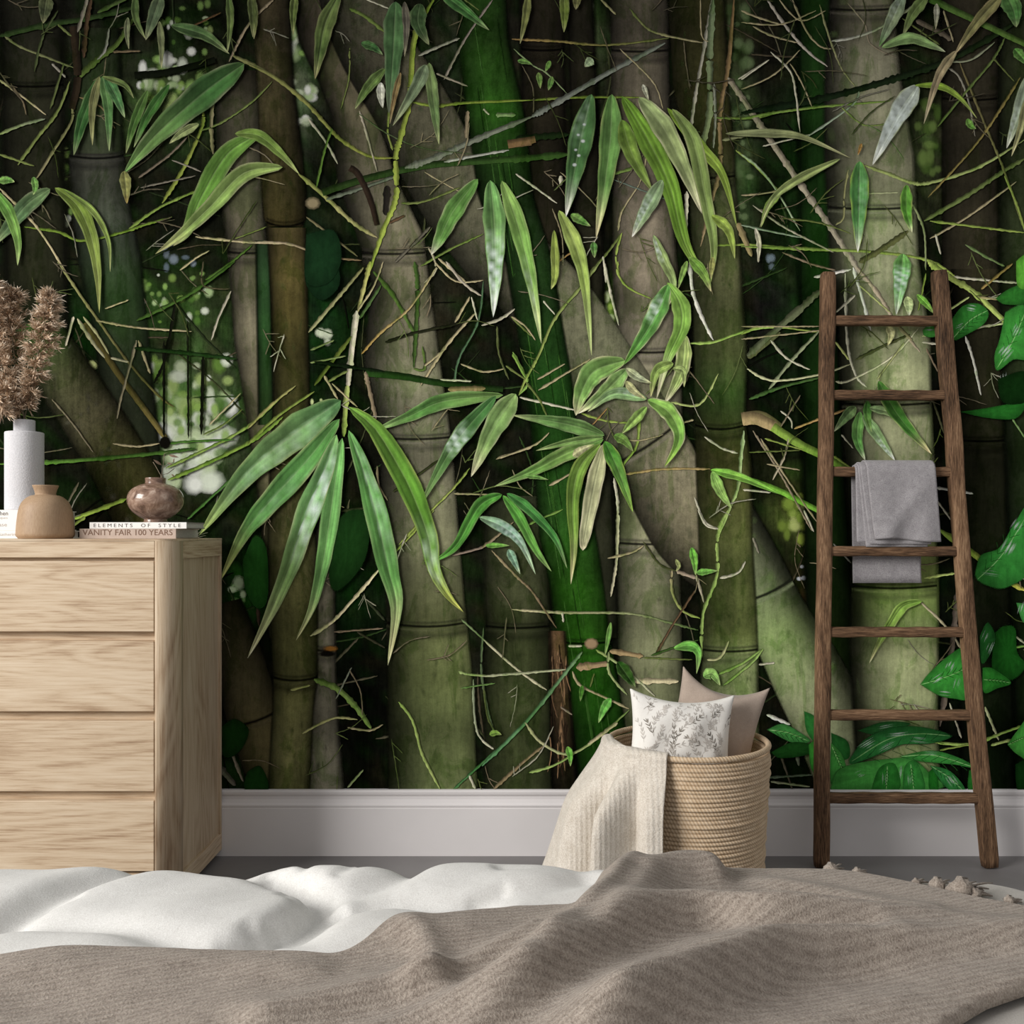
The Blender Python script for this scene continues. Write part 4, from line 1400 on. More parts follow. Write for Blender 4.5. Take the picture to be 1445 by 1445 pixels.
bokeh(326, 815, 344, 870, 8, [(190, 216, 170), (120, 176, 90)], 5, 9); bokeh(1024, 10, 1058, 330, 46, [(96, 124, 70), (120, 146, 90), (76, 104, 50)], 5, 11, .55); bokeh(1294, 140, 1324, 262, 16, [(84, 118, 40), (110, 140, 60)], 5, 11, .6)
bokeh(1078, 362, 1100, 384, 4, [(120, 140, 150)], 4, 7, .6); bokeh(1124, 796, 1134, 818, 3, [(200, 204, 210)], 3, 6); bokeh(230, 345, 275, 385, 7, [(90, 106, 116), (120, 134, 146)], 4, 8, .6)
# small dim twigs deep in the grove
for _ in range(420):
    x, y = prng.uniform(MX0, MX1), prng.uniform(MY0, 1090)
    a = prng.choice([prng.gauss(0.1, .5), prng.gauss(1.5, .5), prng.gauss(-.6, .4), prng.gauss(.7, .4)])
    L = prng.uniform(40, 150)
    b = a + prng.uniform(-.4, .4)
    c = prng.choice([(52, 56, 32), (40, 60, 26), (66, 58, 42), (30, 40, 20), (80, 76, 56), (12, 14, 8)])
    twig('P', [(x, y), (x + L / 2 * math.cos(a), y + L / 2 * math.sin(a)), (x + L / 2 * (math.cos(a) + math.cos(b)), y + L / 2 * (math.sin(a) + math.sin(b)))], prng.uniform(1.5, 4.0), c)

# ---- culms, back to front
BR_, TAU, OLV = (54, 48, 38), (96, 90, 76), (70, 66, 34)
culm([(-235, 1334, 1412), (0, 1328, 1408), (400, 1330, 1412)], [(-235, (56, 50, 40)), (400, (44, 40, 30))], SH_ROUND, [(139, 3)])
culm([(380, 1344, 1424), (770, 1350, 1428), (1114, 1356, 1432)], [(380, (44, 40, 28)), (1114, (16, 26, 12))], SH_ROUND, [(620, 3)], 6)
culm([(-235, 1412, 1500), (400, 1410, 1490), (1114, 1436, 1520)], [(-235, (60, 64, 42)), (1114, (24, 40, 18))], SH_ROUND, [], 6)
culm([(-235, 1126, 1170), (420, 1128, 1180), (1000, 1140, 1210)], [(-235, (26, 54, 18)), (420, (18, 46, 12)), (1000, (20, 30, 10))], SH_ROUND, [], 8)
culm([(-235, 742, 800), (0, 735, 795), (500, 742, 800)], [(-235, (42, 36, 28)), (500, (26, 24, 16))], SH_ROUND, [(70, 2)], 6)
culm([(-235, 800, 838), (0, 800, 836), (900, 830, 872)], [(-235, (40, 36, 28)), (250, (30, 28, 20)), (900, (40, 42, 30))], SH_ROUND, [], 6)
culm([(-235, 0, 84), (500, 10, 96)], [(-235, (36, 34, 28)), (500, (28, 30, 18))], SH_ROUND, [(120, 3)], 10)
culm([(40, 104, 168), (218, 102, 173)], [(40, (30, 36, 22)), (120, (42, 56, 32)), (218, (48, 54, 40))], SH_ROUND, [], 5)
culm([(218, 99, 174), (300, 104, 183), (370, 112, 199), (480, 136, 209), (620, 150, 224), (720, 160, 232)], [(218, (58, 58, 52)), (330, (48, 54, 46)), (420, (36, 58, 28)), (540, (46, 52, 40)), (700, (34, 40, 24))], SH_ROUND, [(220, 4)], 4)
diag([(44, 455, 34), (80, 515, 38), (130, 590, 40), (175, 665, 42), (210, 740, 44)], [(0, (34, 62, 18)), (.3, (60, 62, 40)), (.5, (76, 72, 52)), (.7, (54, 54, 26)), (1, (60, 56, 28))], SH_ROUND, 5, .9, mott=(26, (96, 94, 76), .35, 7))
# far-left and far-right continuation of the grove
for x0, w, c in ((-560, 80, (84, 82, 62)), (-430, 60, (60, 62, 40)), (-320, 96, (96, 92, 76)), (-170, 70, (52, 60, 34)), (-90, 60, (66, 62, 44)), (1520, 84, (100, 98, 80)), (1640, 70, (52, 66, 34)), (1750, 100, (110, 110, 88)), (1890, 66, (60, 62, 40)), (1980, 76, (90, 88, 70))):
    culm([(-235, x0 - 8, x0 + w - 8), (500, x0, x0 + w), (1114, x0 + 12, x0 + w + 22)], [(-235, mulc(c, .7)), (600, c), (1114, mulc(c, 1.05))], SH_ROUND, [(prng.uniform(-100, 200), 3), (prng.uniform(380, 620), 3), (prng.uniform(760, 1000), 3)], 4, .5, (20, mulc(c, .6), .4, 6))
culm([(100, 305, 366), (220, 307, 369), (305, 316, 372), (370, 324, 378), (480, 332, 382), (590, 349, 388), (720, 368, 400), (900, 380, 410)], [(100, (30, 26, 20)), (150, (66, 62, 50)), (250, (74, 70, 58)), (360, (82, 76, 64)), (480, (92, 86, 72)), (600, (82, 76, 60)), (760, (60, 58, 38))], SH_ROUND, [(356, 2)], 3, .5)
culm([(340, 362, 381), (600, 366, 386)], [(340, (34, 56, 34)), (480, (30, 60, 26)), (600, (30, 50, 20))], SH_ROUND, [], 3)
diag([(318, 850, 22), (336, 920, 32), (356, 1000, 38), (382, 1070, 40), (404, 1130, 42)], [(0, (34, 32, 20)), (.4, (72, 66, 46)), (.6, (84, 76, 50)), (1, (86, 80, 50))], SH_ROUND, 4, .5, 24, (.55,))
culm([(640, 456, 468), (760, 448, 472), (850, 443, 472), (960, 441, 474), (1030, 437, 478), (1114, 432, 485)], [(640, (40, 40, 30)), (760, (76, 72, 58)), (900, (104, 98, 88)), (1114, (116, 112, 100))], SH_ROUND, [(916, 2)], 3, .5, (16, (60, 60, 40), .4, 5))
culm([(-235, 344, 394), (0, 358, 408), (120, 364, 414), (200, 368, 424), (270, 371, 431), (312, 374, 431), (320, 380, 426)], [(-235, (40, 36, 22)), (0, (58, 50, 34)), (160, (54, 48, 30)), (260, (60, 54, 28)), (320, (44, 38, 18))], SH_RIGHTDARK, [(314, 6)], 3, .7, (20, (44, 54, 24), .4, 6))
culm([(322, 378, 430), (420, 384, 433), (560, 388, 436), (650, 382, 432), (775, 379, 446), (860, 382, 448), (955, 386, 448), (1000, 386, 442), (1114, 379, 437)], [(322, (70, 60, 34)), (430, (66, 58, 28)), (560, (52, 50, 24)), (680, (62, 58, 34)), (800, (86, 84, 50)), (900, (92, 92, 52)), (960, (84, 84, 48)), (1060, (112, 110, 70)), (1114, (108, 110, 64))], SH_ROUND, [(955, 5)], 3, .6, (50, (64, 74, 34), .35, 6))
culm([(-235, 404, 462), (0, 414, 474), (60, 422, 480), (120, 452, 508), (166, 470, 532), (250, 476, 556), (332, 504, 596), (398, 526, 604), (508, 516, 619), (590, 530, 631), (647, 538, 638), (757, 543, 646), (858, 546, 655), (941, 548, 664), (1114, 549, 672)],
     [(-235, (56, 52, 42)), (60, (66, 58, 48)), (166, (82, 76, 60)), (280, (96, 90, 76)), (420, (104, 98, 82)), (540, (104, 102, 84)), (650, (108, 104, 88)), (780, (104, 104, 80)), (870, (84, 88, 56)), (960, (84, 92, 54)), (1114, (92, 102, 64))], SH_LEFTDARK, [(357, 2), (617, 3), (878, 6)], 3, .5, (90, (62, 74, 36), .30, 7))
culm([(700, 684, 770), (883, 686, 774), (1114, 684, 778)], [(700, (46, 50, 34)), (860, (64, 68, 44)), (900, (50, 56, 32)), (1114, (58, 66, 38))], SH_ROUND, [(883, 3)], 5, .6, (30, (40, 52, 22), .4, 7))
culm([(-235, 862, 940), (0, 862, 941), (160, 864, 943), (280, 866, 946), (400, 866, 956), (495, 872, 958), (620, 874, 962), (766, 873, 956), (900, 874, 960), (1114, 876, 964)],
     [(-235, (64, 56, 48)), (100, (88, 80, 70)), (260, (104, 94, 84)), (400, (124, 112, 100)), (480, (120, 112, 98)), (560, (126, 120, 102)), (700, (110, 112, 82)), (780, (126, 122, 102)), (900, (116, 118, 90)), (1000, (104, 108, 80)), (1114, (96, 100, 72))], SH_ROUND, [(72, 2), (495, 3), (766, 2)], 3, .5, (60, (92, 96, 66), .35, 7))
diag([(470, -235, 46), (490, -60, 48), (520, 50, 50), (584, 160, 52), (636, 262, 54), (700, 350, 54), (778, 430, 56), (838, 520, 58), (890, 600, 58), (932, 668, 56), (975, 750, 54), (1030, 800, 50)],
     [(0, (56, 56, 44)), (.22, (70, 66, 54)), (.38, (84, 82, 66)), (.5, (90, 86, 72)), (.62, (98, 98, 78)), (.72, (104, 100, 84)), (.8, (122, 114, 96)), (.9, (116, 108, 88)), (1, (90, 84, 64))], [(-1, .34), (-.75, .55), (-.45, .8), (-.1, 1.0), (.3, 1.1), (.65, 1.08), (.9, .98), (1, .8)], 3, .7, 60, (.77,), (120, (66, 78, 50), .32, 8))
culm([(-235, 640, 708), (0, 648, 712), (60, 646, 716), (166, 660, 739), (280, 676, 752), (370, 714, 780), (453, 728, 792), (536, 742, 806), (647, 754, 817), (757, 762, 840), (830, 778, 851), (886, 784, 857), (969, 800, 872), (1052, 812, 886), (1114, 822, 902)],
     [(-235, (20, 52, 12)), (60, (34, 66, 18)), (160, (34, 76, 16)), (300, (24, 44, 18)), (420, (30, 58, 22)), (560, (24, 60, 16)), (740, (32, 70, 20)), (830, (38, 88, 16)), (900, (32, 76, 12)), (960, (26, 70, 10)), (1114, (22, 62, 10))], SH_ROUND, [(905, 3)], 3, .7, (40, (52, 104, 30), .25, 5))
for k in range(40):        # fine upright streaks on the young green culm
    y = prng.uniform(0, 1080); f = prng.uniform(-.8, .8)
    x = np.interp(y, [0, 166, 370, 536, 757, 886, 1114], [680, 700, 747, 774, 801, 820, 862]) + f * 30
    twig('P', [(x, y), (x + 6, y + 40), (x + 14, y + 90)], 2.5, prng.choice([(54, 104, 30), (18, 44, 8), (64, 112, 40)]), None, False, 0.2, .45)
diag([(1020, 705, 30), (1062, 795, 38), (1096, 870, 42), (1136, 945, 50), (1172, 1018, 52), (1215, 1118, 54)], [(0, (84, 88, 66)), (.25, (110, 118, 90)), (.45, (128, 150, 92)), (.7, (146, 152, 118)), (1, (140, 146, 112))], [(-s, k) for s, k in SH_LEFTDARK[::-1]], 3, .5, 30, (.32,), (40, (110, 140, 70), .35, 9))
culm([(-235, 946, 1016), (0, 944, 1021), (120, 950, 1026), (200, 966, 1034), (250, 974, 1036), (330, 976, 1041), (400, 977, 1045), (495, 980, 1052), (600, 981, 1050), (650, 982, 1058), (757, 986, 1060), (858, 990, 1066), (916, 990, 1068), (1000, 990, 1068), (1114, 990, 1070)],
     [(-235, (40, 40, 20)), (60, (52, 50, 26)), (200, (48, 48, 22)), (270, (70, 74, 48)), (400, (78, 80, 52)), (500, (66, 74, 40)), (560, (44, 66, 26)), (600, (52, 62, 28)), (640, (72, 72, 36)), (780, (74, 80, 42)), (900, (84, 94, 48)), (930, (116, 128, 84)), (1060, (104, 114, 76))], [(-1, .5), (-.8, .62), (-.4, .85), (0, .95), (.4, 1.1), (.7, 1.12), (.9, .9), (1, .6)], [(249, 3), (600, 6), (916, 3)], 3, .6, (90, (52, 74, 30), .35, 6))
culm([(-235, 1176, 1252), (0, 1172, 1256), (110, 1164, 1266), (220, 1164, 1285), (293, 1168, 1288), (370, 1172, 1292), (480, 1184, 1308), (570, 1188, 1310), (660, 1192, 1314), (760, 1200, 1318), (828, 1202, 1320), (900, 1200, 1320), (1000, 1204, 1318), (1114, 1210, 1322)],
     [(-235, (92, 86, 72)), (20, (110, 104, 88)), (100, (120, 116, 100)), (230, (128, 126, 104)), (300, (126, 130, 100)), (400, (136, 138, 110)), (520, (142, 146, 112)), (620, (146, 148, 116)), (740, (150, 156, 116)), (800, (140, 160, 84)), (860, (126, 150, 78)), (920, (150, 156, 116)), (1000, (140, 148, 108)), (1114, (120, 134, 84))],
     [(-1, .22), (-.8, .40), (-.55, .72), (-.25, .94), (.1, 1.06), (.5, 1.08), (.85, .98), (1, .86)], [(14, 2), (293, 3), (569, 3), (826, 4)], 5, .45, (80, (112, 138, 76), .28, 9))
culm([(890, 776, 796), (1114, 780, 814)], [(890, (88, 64, 44)), (1000, (60, 46, 30)), (1114, (20, 18, 12))], SH_ROUND, [], 4, 1.0)
for k in range(26):
    x, y = prng.uniform(776, 806), prng.uniform(900, 1060)
    twig('P', [(x, y), (x + prng.uniform(-3, 4), y + 25), (x + prng.uniform(-5, 8), y + 50)], 2.2, prng.choice([(130, 98, 66), (40, 28, 18), (96, 72, 48)]), None, True, .5, .8)
# ---- twigs traced one by one: tile, points, width, colour, end colour
YG, OLG, PALE, STR, ORG, DGR, GGR, DRK = (126, 146, 58), (92, 104, 48), (176, 172, 146), (150, 138, 100), (140, 108, 58), (34, 62, 22), (112, 118, 98), (16, 18, 10)
TW = [
 ('A', [(95,845),(200,700),(300,570),(360,420)], 18, OLG), ('A', [(0,690),(120,640),(235,610)], 18, (100,116,60), GGR), ('A', [(130,1160),(300,1185),(420,1230),(620,1190),(740,1150),(880,1110)], 16, (84,108,30)),
 ('A', [(660,1170),(820,1060),(1020,970)], 16, (96,118,44)), ('A', [(830,1040),(940,860),(1030,660),(1040,570)], 20, (104,116,40)), ('A', [(1030,670),(1130,630),(1280,530),(1390,420)], 13, (92,106,50)),
 ('A', [(1090,500),(1080,650),(1090,790)], 22, (120,110,80)), ('A', [(190,915),(280,770),(370,620),(370,540)], 17, (110,104,70)), ('A', [(0,410),(110,490),(240,590)], 12, STR), ('A', [(20,180),(100,240),(250,300),(380,350)], 14, (96,100,60)),
 ('A', [(0,190),(250,130),(450,100),(700,40)], 28, (36,54,22)), ('A', [(0,960),(200,1170),(370,1445)], 14, STR), ('A', [(690,390),(870,370),(1100,310)], 38, (12,16,8)), ('A', [(380,420),(500,310),(600,230),(680,100)], 26, (64,84,30)),
 ('A', [(380,140),(400,400),(370,560)], 44, (36,28,18)), ('A', [(450,0),(400,170)], 20, (110,104,88)), ('A', [(560,150),(540,260),(500,310)], 14, (120,118,110)), ('A', [(430,300),(450,100),(470,0)], 24, (66,48,32)),
 ('A', [(1050,1430),(1180,1340),(1290,1250)], 14, (60,88,30)), ('A', [(1200,1220),(1360,1160)], 10, OLG), ('A', [(710,910),(860,800),(960,700)], 14, (96,84,68)), ('A', [(1190,290),(1320,350),(1445,430)], 22, (104,106,58)),
 ('A', [(1400,0),(1270,130),(1170,320)], 16, (124,110,84)), ('A', [(1000,1210),(1230,1235),(1445,1245)], 14, STR), ('A', [(0,790),(90,820),(180,850)], 14, OLG), ('A', [(500,70),(600,20),(650,0)], 22, (60,80,34)), ('A', [(880,820),(960,850),(1030,880)], 10, (110,104,90)),
 ('A', [(720,960),(860,930),(1000,900)], 10, (100,94,80)), ('A', [(300,130),(370,190)], 14, (90,100,50)), ('A', [(920,1380),(1000,1320),(1070,1280)], 11, STR), ('A', [(410,500),(520,550),(590,660)], 12, (110,90,60)), ('A', [(270,330),(340,400)], 12, (130,124,110)),
 ('A', [(180,370),(220,200),(300,60)], 14, (58,68,36)), ('A', [(60,430),(120,520),(140,590)], 10, (96,84,60)), ('A', [(580,270),(720,265)], 12, (100,84,60)), ('A', [(260,560),(310,400),(330,330)], 14, (70,80,40)), ('A', [(960,150),(1130,70)], 12, (80,56,34)),
 ('B', [(0,330),(140,400),(300,530),(400,640),(480,720),(620,800),(740,810)], 22, (106,106,56), (116,124,44)), ('B', [(260,890),(400,1010),(540,1140),(660,1215)], 24, (118,122,58), (140,132,86)), ('B', [(0,1240),(200,1245),(400,1310),(580,1330)], 14, (150,138,108), (104,84,56)),
 ('B', [(840,525),(960,545),(1100,530),(1445,515)], 18, (110,130,40)), ('C', [(181,515),(450,500),(740,502)], 14, (104,122,40)), ('B', [(380,985),(600,915),(900,850),(1200,825),(1445,808)], 38, (30,48,16), (44,74,26)), ('B', [(400,1020),(560,970),(760,900)], 20, (84,92,74)),
 ('B', [(800,860),(950,810),(1150,720),(1445,600)], 28, (104,110,92)), ('C', [(181,600),(330,515),(600,360),(860,225)], 26, (104,110,98)), ('B', [(1000,410),(1110,200),(1250,0)], 14, (134,122,110)), ('B', [(870,290),(980,240),(1080,200)], 16, (140,138,120)), ('B', [(960,380),(1120,445)], 12, (140,130,110)),
 ('B', [(900,880),(1020,950),(1080,980)], 8, STR), ('B', [(310,610),(400,730),(460,840)], 14, (150,146,124)), ('B', [(350,960),(390,780),(430,660)], 14, (80,110,40)), ('B', [(570,570),(610,700),(660,880)], 12, (150,140,120)), ('B', [(780,1040),(900,1030),(1080,960)], 14, OLG), ('B', [(720,1140),(800,1100)], 16, (80,60,40)),
 ('B', [(300,1110),(420,1200),(560,1310)], 14, (96,90,60)), ('B', [(880,1360),(1040,1270),(1200,1195)], 14, (90,110,44)), ('B', [(520,250),(515,400),(475,560)], 10, OLG), ('B', [(520,50),(600,90),(700,170)], 22, (90,110,44)), ('B', [(720,560),(715,680),(740,770)], 14, (110,124,50)), ('B', [(520,860),(560,890),(620,1010),(660,1150)], 34, (40,30,22)),
 ('B', [(710,950),(700,1100)], 30, (34,30,26)), ('B', [(560,580),(720,690),(900,760),(1150,790)], 8, (70,84,50)), ('B', [(1000,830),(1150,800),(1330,770)], 16, (150,152,138)), ('B', [(1330,740),(1445,730)], 40, (96,74,46)), ('B', [(600,0),(720,50)], 10, PALE), ('B', [(750,1340),(860,1230),(930,1160)], 18, (84,80,66)),
 ('B', [(900,1445),(960,1370),(920,1260)], 12, (140,134,104)), ('B', [(970,1320),(1110,1440)], 14, STR), ('B', [(1100,0),(1180,60)], 8, OLG), ('B', [(1200,560),(1230,590)], 10, PALE), ('B', [(1120,570),(1110,710)], 20, (130,116,86)),
 ('B', [(950,0),(880,120),(845,230),(830,420),(825,520),(780,700),(755,800),(755,1010),(690,1180),(600,1445)], 27, (116,134,40), (132,148,52)), ('F', [(625,0),(600,100),(560,260)], 25, (138,150,56), (150,140,90)), ('F', [(556,250),(530,450),(510,640)], 30, (176,168,146), (166,158,134)), ('F', [(508,630),(497,760),(490,890)], 26, (138,150,76), (110,134,48)),
 ('C', [(80,205),(300,215),(560,235),(880,200)], 14, ORG, OLG), ('C', [(680,50),(770,150),(880,190),(1060,225)], 14, OLG, STR), ('C', [(1100,0),(1060,240),(1010,520),(980,750)], 20, (150,146,126)), ('C', [(1105,0),(1088,250),(1085,580),(1040,780),(1030,900)], 30, (104,120,86), (110,126,70)), ('C', [(1210,0),(1180,350),(1140,580),(1140,850),(1090,1050),(1040,1260)], 24, (118,92,54), (134,116,80)),
 ('C', [(1180,400),(1290,560),(1445,800)], 26, (140,130,106)), ('C', [(630,255),(720,340),(810,440),(850,560)], 10, STR), ('C', [(1105,605),(1320,605),(1445,570)], 14, (92,116,44)), ('C', [(1150,720),(1300,690),(1445,690)], 20, (112,116,76)), ('C', [(1220,770),(1330,860),(1445,990)], 14, YG), ('C', [(620,1180),(640,1080),(730,940)], 12, STR),
 ('C', [(600,890),(700,860)], 18, (96,120,50)), ('C', [(0,820),(160,810),(370,790)], 32, (44,74,24)), ('C', [(100,710),(370,690)], 30, (20,36,12)), ('C', [(60,740),(200,715)], 44, (110,84,50)), ('C', [(100,890),(200,960),(310,1040)], 12, PALE), ('C', [(90,255),(190,340),(260,380),(360,480)], 9, (120,140,90)), ('C', [(530,0),(610,80)], 12, STR),
 ('C', [(1230,410),(1390,310)], 10, PALE), ('C', [(600,920),(760,980),(880,1025)], 10, (90,104,90)), ('C', [(470,1400),(560,1300),(640,1190)], 14, OLG), ('C', [(640,1190),(610,1300),(630,1420)], 13, YG), ('C', [(970,980),(965,1200)], 20, PALE), ('C', [(1090,1255),(1280,1250),(1445,1262)], 14, YG), ('C', [(1230,1140),(1300,1310)], 28, (140,124,80)), ('C', [(1330,1180),(1335,1340)], 16, PALE),
 ('C', [(545,1310),(560,1445)], 12, PALE), ('C', [(330,900),(330,950)], 22, PALE), ('C', [(310,1340),(440,1250)], 10, ORG), ('C', [(0,590),(100,590)], 24, (110,140,80)), ('C', [(1040,0),(1045,180),(1080,220)], 8, STR), ('C', [(730,940),(760,800),(720,680)], 12, STR), ('C', [(1110,430),(1115,600),(1105,760)], 16, (120,124,104)),
 ('D', [(0,500),(130,690),(300,940),(480,1200),(640,1445)], 30, (140,130,106), (150,142,118)), ('D', [(0,580),(400,510),(800,400),(1100,290),(1445,90)], 32, (16,30,14), (30,44,20)), ('D', [(960,0),(1150,90),(1445,230)], 38, (66,100,36), (84,116,44)), ('D', [(0,610),(200,575),(450,545),(760,520)], 16, (104,134,50)), ('D', [(340,700),(560,545),(600,470)], 13, (130,146,120)),
 ('D', [(620,845),(750,890),(870,935),(960,935),(1200,860),(1445,715)], 20, (134,148,76), (140,156,84)), ('D', [(930,1130),(1150,1000),(1330,880),(1445,810)], 24, (92,108,52)), ('D', [(960,1220),(1150,1110),(1400,930)], 13, STR), ('D', [(0,1260),(400,1275),(700,1290),(950,1330),(1100,1420)], 18, (110,136,54), (140,160,64)), ('D', [(960,1130),(1445,1190)], 14, YG),
 ('D', [(1110,320),(1240,640),(1340,880),(1440,1180)], 14, (110,98,60), OLG), ('D', [(1420,400),(1210,720),(950,1010)], 14, (124,110,54)), ('D', [(600,1340),(720,1270),(850,1180)], 28, (84,88,46)), ('D', [(130,0),(220,130),(330,260),(440,345)], 16, (160,152,136)), ('D', [(260,0),(330,160),(400,240),(460,255)], 12, STR), ('D', [(400,30),(450,200),(510,350),(580,445)], 12, (130,130,86)),
 ('D', [(0,60),(100,100),(200,130)], 12, STR), ('D', [(0,410),(140,310)], 12, PALE), ('D', [(0,460),(160,390),(300,260)], 10, STR), ('D', [(150,270),(250,370),(280,500),(300,680)], 12, PALE), ('D', [(540,20),(630,130),(660,230),(790,300)], 10, (126,116,92)), ('D', [(460,215),(560,200),(680,160),(800,90),(910,10)], 17, (160,158,150), (134,146,96)), ('D', [(250,330),(310,430),(360,550)], 9, STR),
 ('D', [(0,790),(80,850),(170,960),(300,1180)], 13, (140,160,120)), ('D', [(60,1050),(200,1150),(310,1210),(470,1290)], 12, (150,148,120)), ('D', [(0,1150),(160,1185),(310,1215)], 12, (120,140,110)), ('D', [(200,1115),(400,1140),(560,1195)], 10, OLG), ('D', [(210,1290),(360,1350),(480,1380)], 12, (120,104,80)), ('D', [(110,750),(350,690)], 10, PALE), ('D', [(0,1000),(170,980),(270,920)], 10, STR),
 ('D', [(545,870),(525,980),(520,1110),(480,1150)], 13, (130,130,80)), ('D', [(640,990),(800,985)], 12, (150,156,110)), ('D', [(870,1040),(930,1180),(940,1380)], 13, (124,136,86)), ('D', [(1050,350),(1110,400),(1160,530),(1190,700)], 12, (134,130,112)), ('D', [(1000,650),(1120,500),(1280,310),(1340,200)], 15, (90,110,50)), ('D', [(1060,320),(1170,310),(1290,220)], 12, (134,140,108)), ('D', [(1340,900),(1400,1040),(1445,1180)], 14, YG), ('D', [(1280,300),(1390,420)], 10, OLG),
 ('D', [(890,110),(1010,170),(1070,210)], 26, (90,80,64)), ('D', [(1030,60),(1080,220)], 11, STR), ('D', [(820,100),(920,170),(1010,235)], 11, OLG), ('D', [(1140,1250),(1260,1320),(1340,1360)], 14, (100,120,70)), ('D', [(990,1200),(1015,1300)], 14, PALE), ('D', [(0,120),(200,130),(380,60)], 10, STR), ('D', [(60,140),(160,190),(290,225)], 12, STR), ('D', [(190,0),(300,110),(430,60)], 9, STR), ('D', [(500,540),(620,640),(740,635)], 11, (110,130,60)), ('D', [(640,640),(740,700),(830,820)], 9, (100,120,70)),
 ('E', [(0,1030),(350,1015),(800,975),(1000,950)], 24, (72,112,34), (44,76,24)), ('E', [(850,1050),(1000,980),(1250,850),(1445,680)], 16, (104,128,50)), ('E', [(860,1110),(1050,1030),(1290,910),(1445,790)], 22, (96,124,40)), ('E', [(370,1310),(500,1265),(650,1205)], 25, (140,170,56)), ('E', [(380,1340),(440,1300)], 18, YG), ('E', [(440,310),(600,560),(740,750),(850,900)], 34, (72,66,28), (104,92,44)), ('E', [(300,0),(400,150),(520,320),(650,500),(800,670),(890,740)], 16, (110,112,64), (90,80,40)),
 ('E', [(500,300),(700,335),(980,355)], 13, STR), ('E', [(400,290),(470,400),(540,490)], 20, (164,160,120)), ('E', [(430,280),(500,370),(560,470)], 15, (150,150,100)), ('E', [(700,400),(670,520),(620,700),(600,800)], 14, (134,126,96)), ('E', [(710,400),(770,570)], 14, STR), ('E', [(380,280),(340,430)], 16, (170,162,134)), ('E', [(570,490),(660,510)], 16, (164,160,124)), ('E', [(840,400),(840,900)], 16, DRK), ('E', [(960,300),(965,900)], 14, (22,26,14)), ('E', [(1040,480),(1030,880)], 20, DRK), ('E', [(900,200),(850,480),(790,620)], 18, DRK),
 ('E', [(700,300),(960,170),(1200,0)], 20, (48,76,24)), ('E', [(1180,150),(1120,280),(1080,400)], 14, (140,134,114)), ('E', [(690,440),(960,465),(1210,495)], 24, (24,48,16)), ('E', [(960,1310),(1100,1180),(1250,1050)], 15, (64,104,44)), ('E', [(580,925),(700,940),(820,925)], 12, STR), ('E', [(540,240),(660,195)], 10, STR), ('E', [(270,700),(380,830),(480,970)], 10, (100,92,70)), ('E', [(830,930),(960,915),(1200,905)], 13, (56,96,28)), ('E', [(1040,880),(1140,830),(1240,750)], 11, OLG), ('E', [(1070,830),(1230,670)], 10, STR), ('E', [(1040,0),(1040,120),(1170,140)], 10, (70,64,44)),
 ('F', [(310,360),(480,160),(590,30)], 20, (126,126,84), (104,104,60)), ('F', [(340,630),(460,470),(530,380)], 22, (78,92,30)), ('F', [(0,930),(150,790),(340,660)], 18, (104,120,46)), ('F', [(0,850),(120,730),(245,630)], 15, (126,124,66)), ('F', [(640,50),(740,170),(830,330),(850,360)], 22, (66,92,34)), ('F', [(850,0),(865,150),(845,540)], 24, (52,78,28)), ('F', [(845,545),(900,545),(890,430)], 16, (72,96,36)), ('F', [(580,470),(680,360),(830,230),(960,30)], 14, (138,110,48), STR), ('F', [(700,410),(860,360),(1060,320)], 18, (30,32,18)),
 ('F', [(880,630),(1010,430),(1160,260)], 17, STR), ('F', [(900,530),(1000,450)], 14, STR), ('F', [(1050,690),(1070,510),(1170,310),(1200,100)], 13, (64,94,62)), ('F', [(950,0),(1060,100),(1200,95)], 11, STR), ('F', [(1010,0),(1100,110),(1190,175)], 16, (150,140,120)), ('F', [(600,565),(800,585),(1000,620),(1300,650)], 38, (30,60,18), (26,48,16)), ('F', [(1020,650),(1210,645)], 28, (134,114,74)), ('F', [(980,600),(1140,608)], 12, PALE), ('F', [(770,1440),(900,1300),(1050,1150),(1130,1050)], 14, (128,142,62)), ('F', [(600,560),(620,650),(655,800)], 24, (120,104,80)),
 ('F', [(1085,520),(1200,560),(1310,545)], 11, STR), ('F', [(740,1170),(830,1110),(970,1010)], 16, (48,54,26)), ('F', [(560,250),(640,130),(690,0)], 12, STR), ('F', [(570,290),(680,120)], 18, (60,84,40)), ('F', [(390,580),(460,700)], 14, STR), ('F', [(430,620),(560,740)], 10, STR), ('F', [(320,515),(500,480)], 12, (110,124,70)), ('F', [(320,450),(440,400)], 12, (96,110,60)), ('F', [(660,1040),(670,1140),(715,1215)], 12, (104,96,66)), ('F', [(1190,325),(1290,290),(1360,240)], 16, (160,154,130)), ('F', [(1055,310),(1130,180)], 14, STR), ('F', [(1050,1180),(1240,1185)], 11, STR), ('F', [(410,610),(510,555)], 15, OLG), ('F', [(340,510),(700,560)], 20, (14,26,10)), ('F', [(1140,180),(1170,300)], 9, PALE), ('F', [(1340,280),(1445,380)], 12, OLG), ('F', [(1270,330),(1280,470),(1330,600)], 12, (76,84,44)),
 ('F', [(1350,460),(1400,560),(1425,620),(1380,680)], 16, (110,146,58)), ('F', [(1270,1000),(1445,945)], 12, STR),
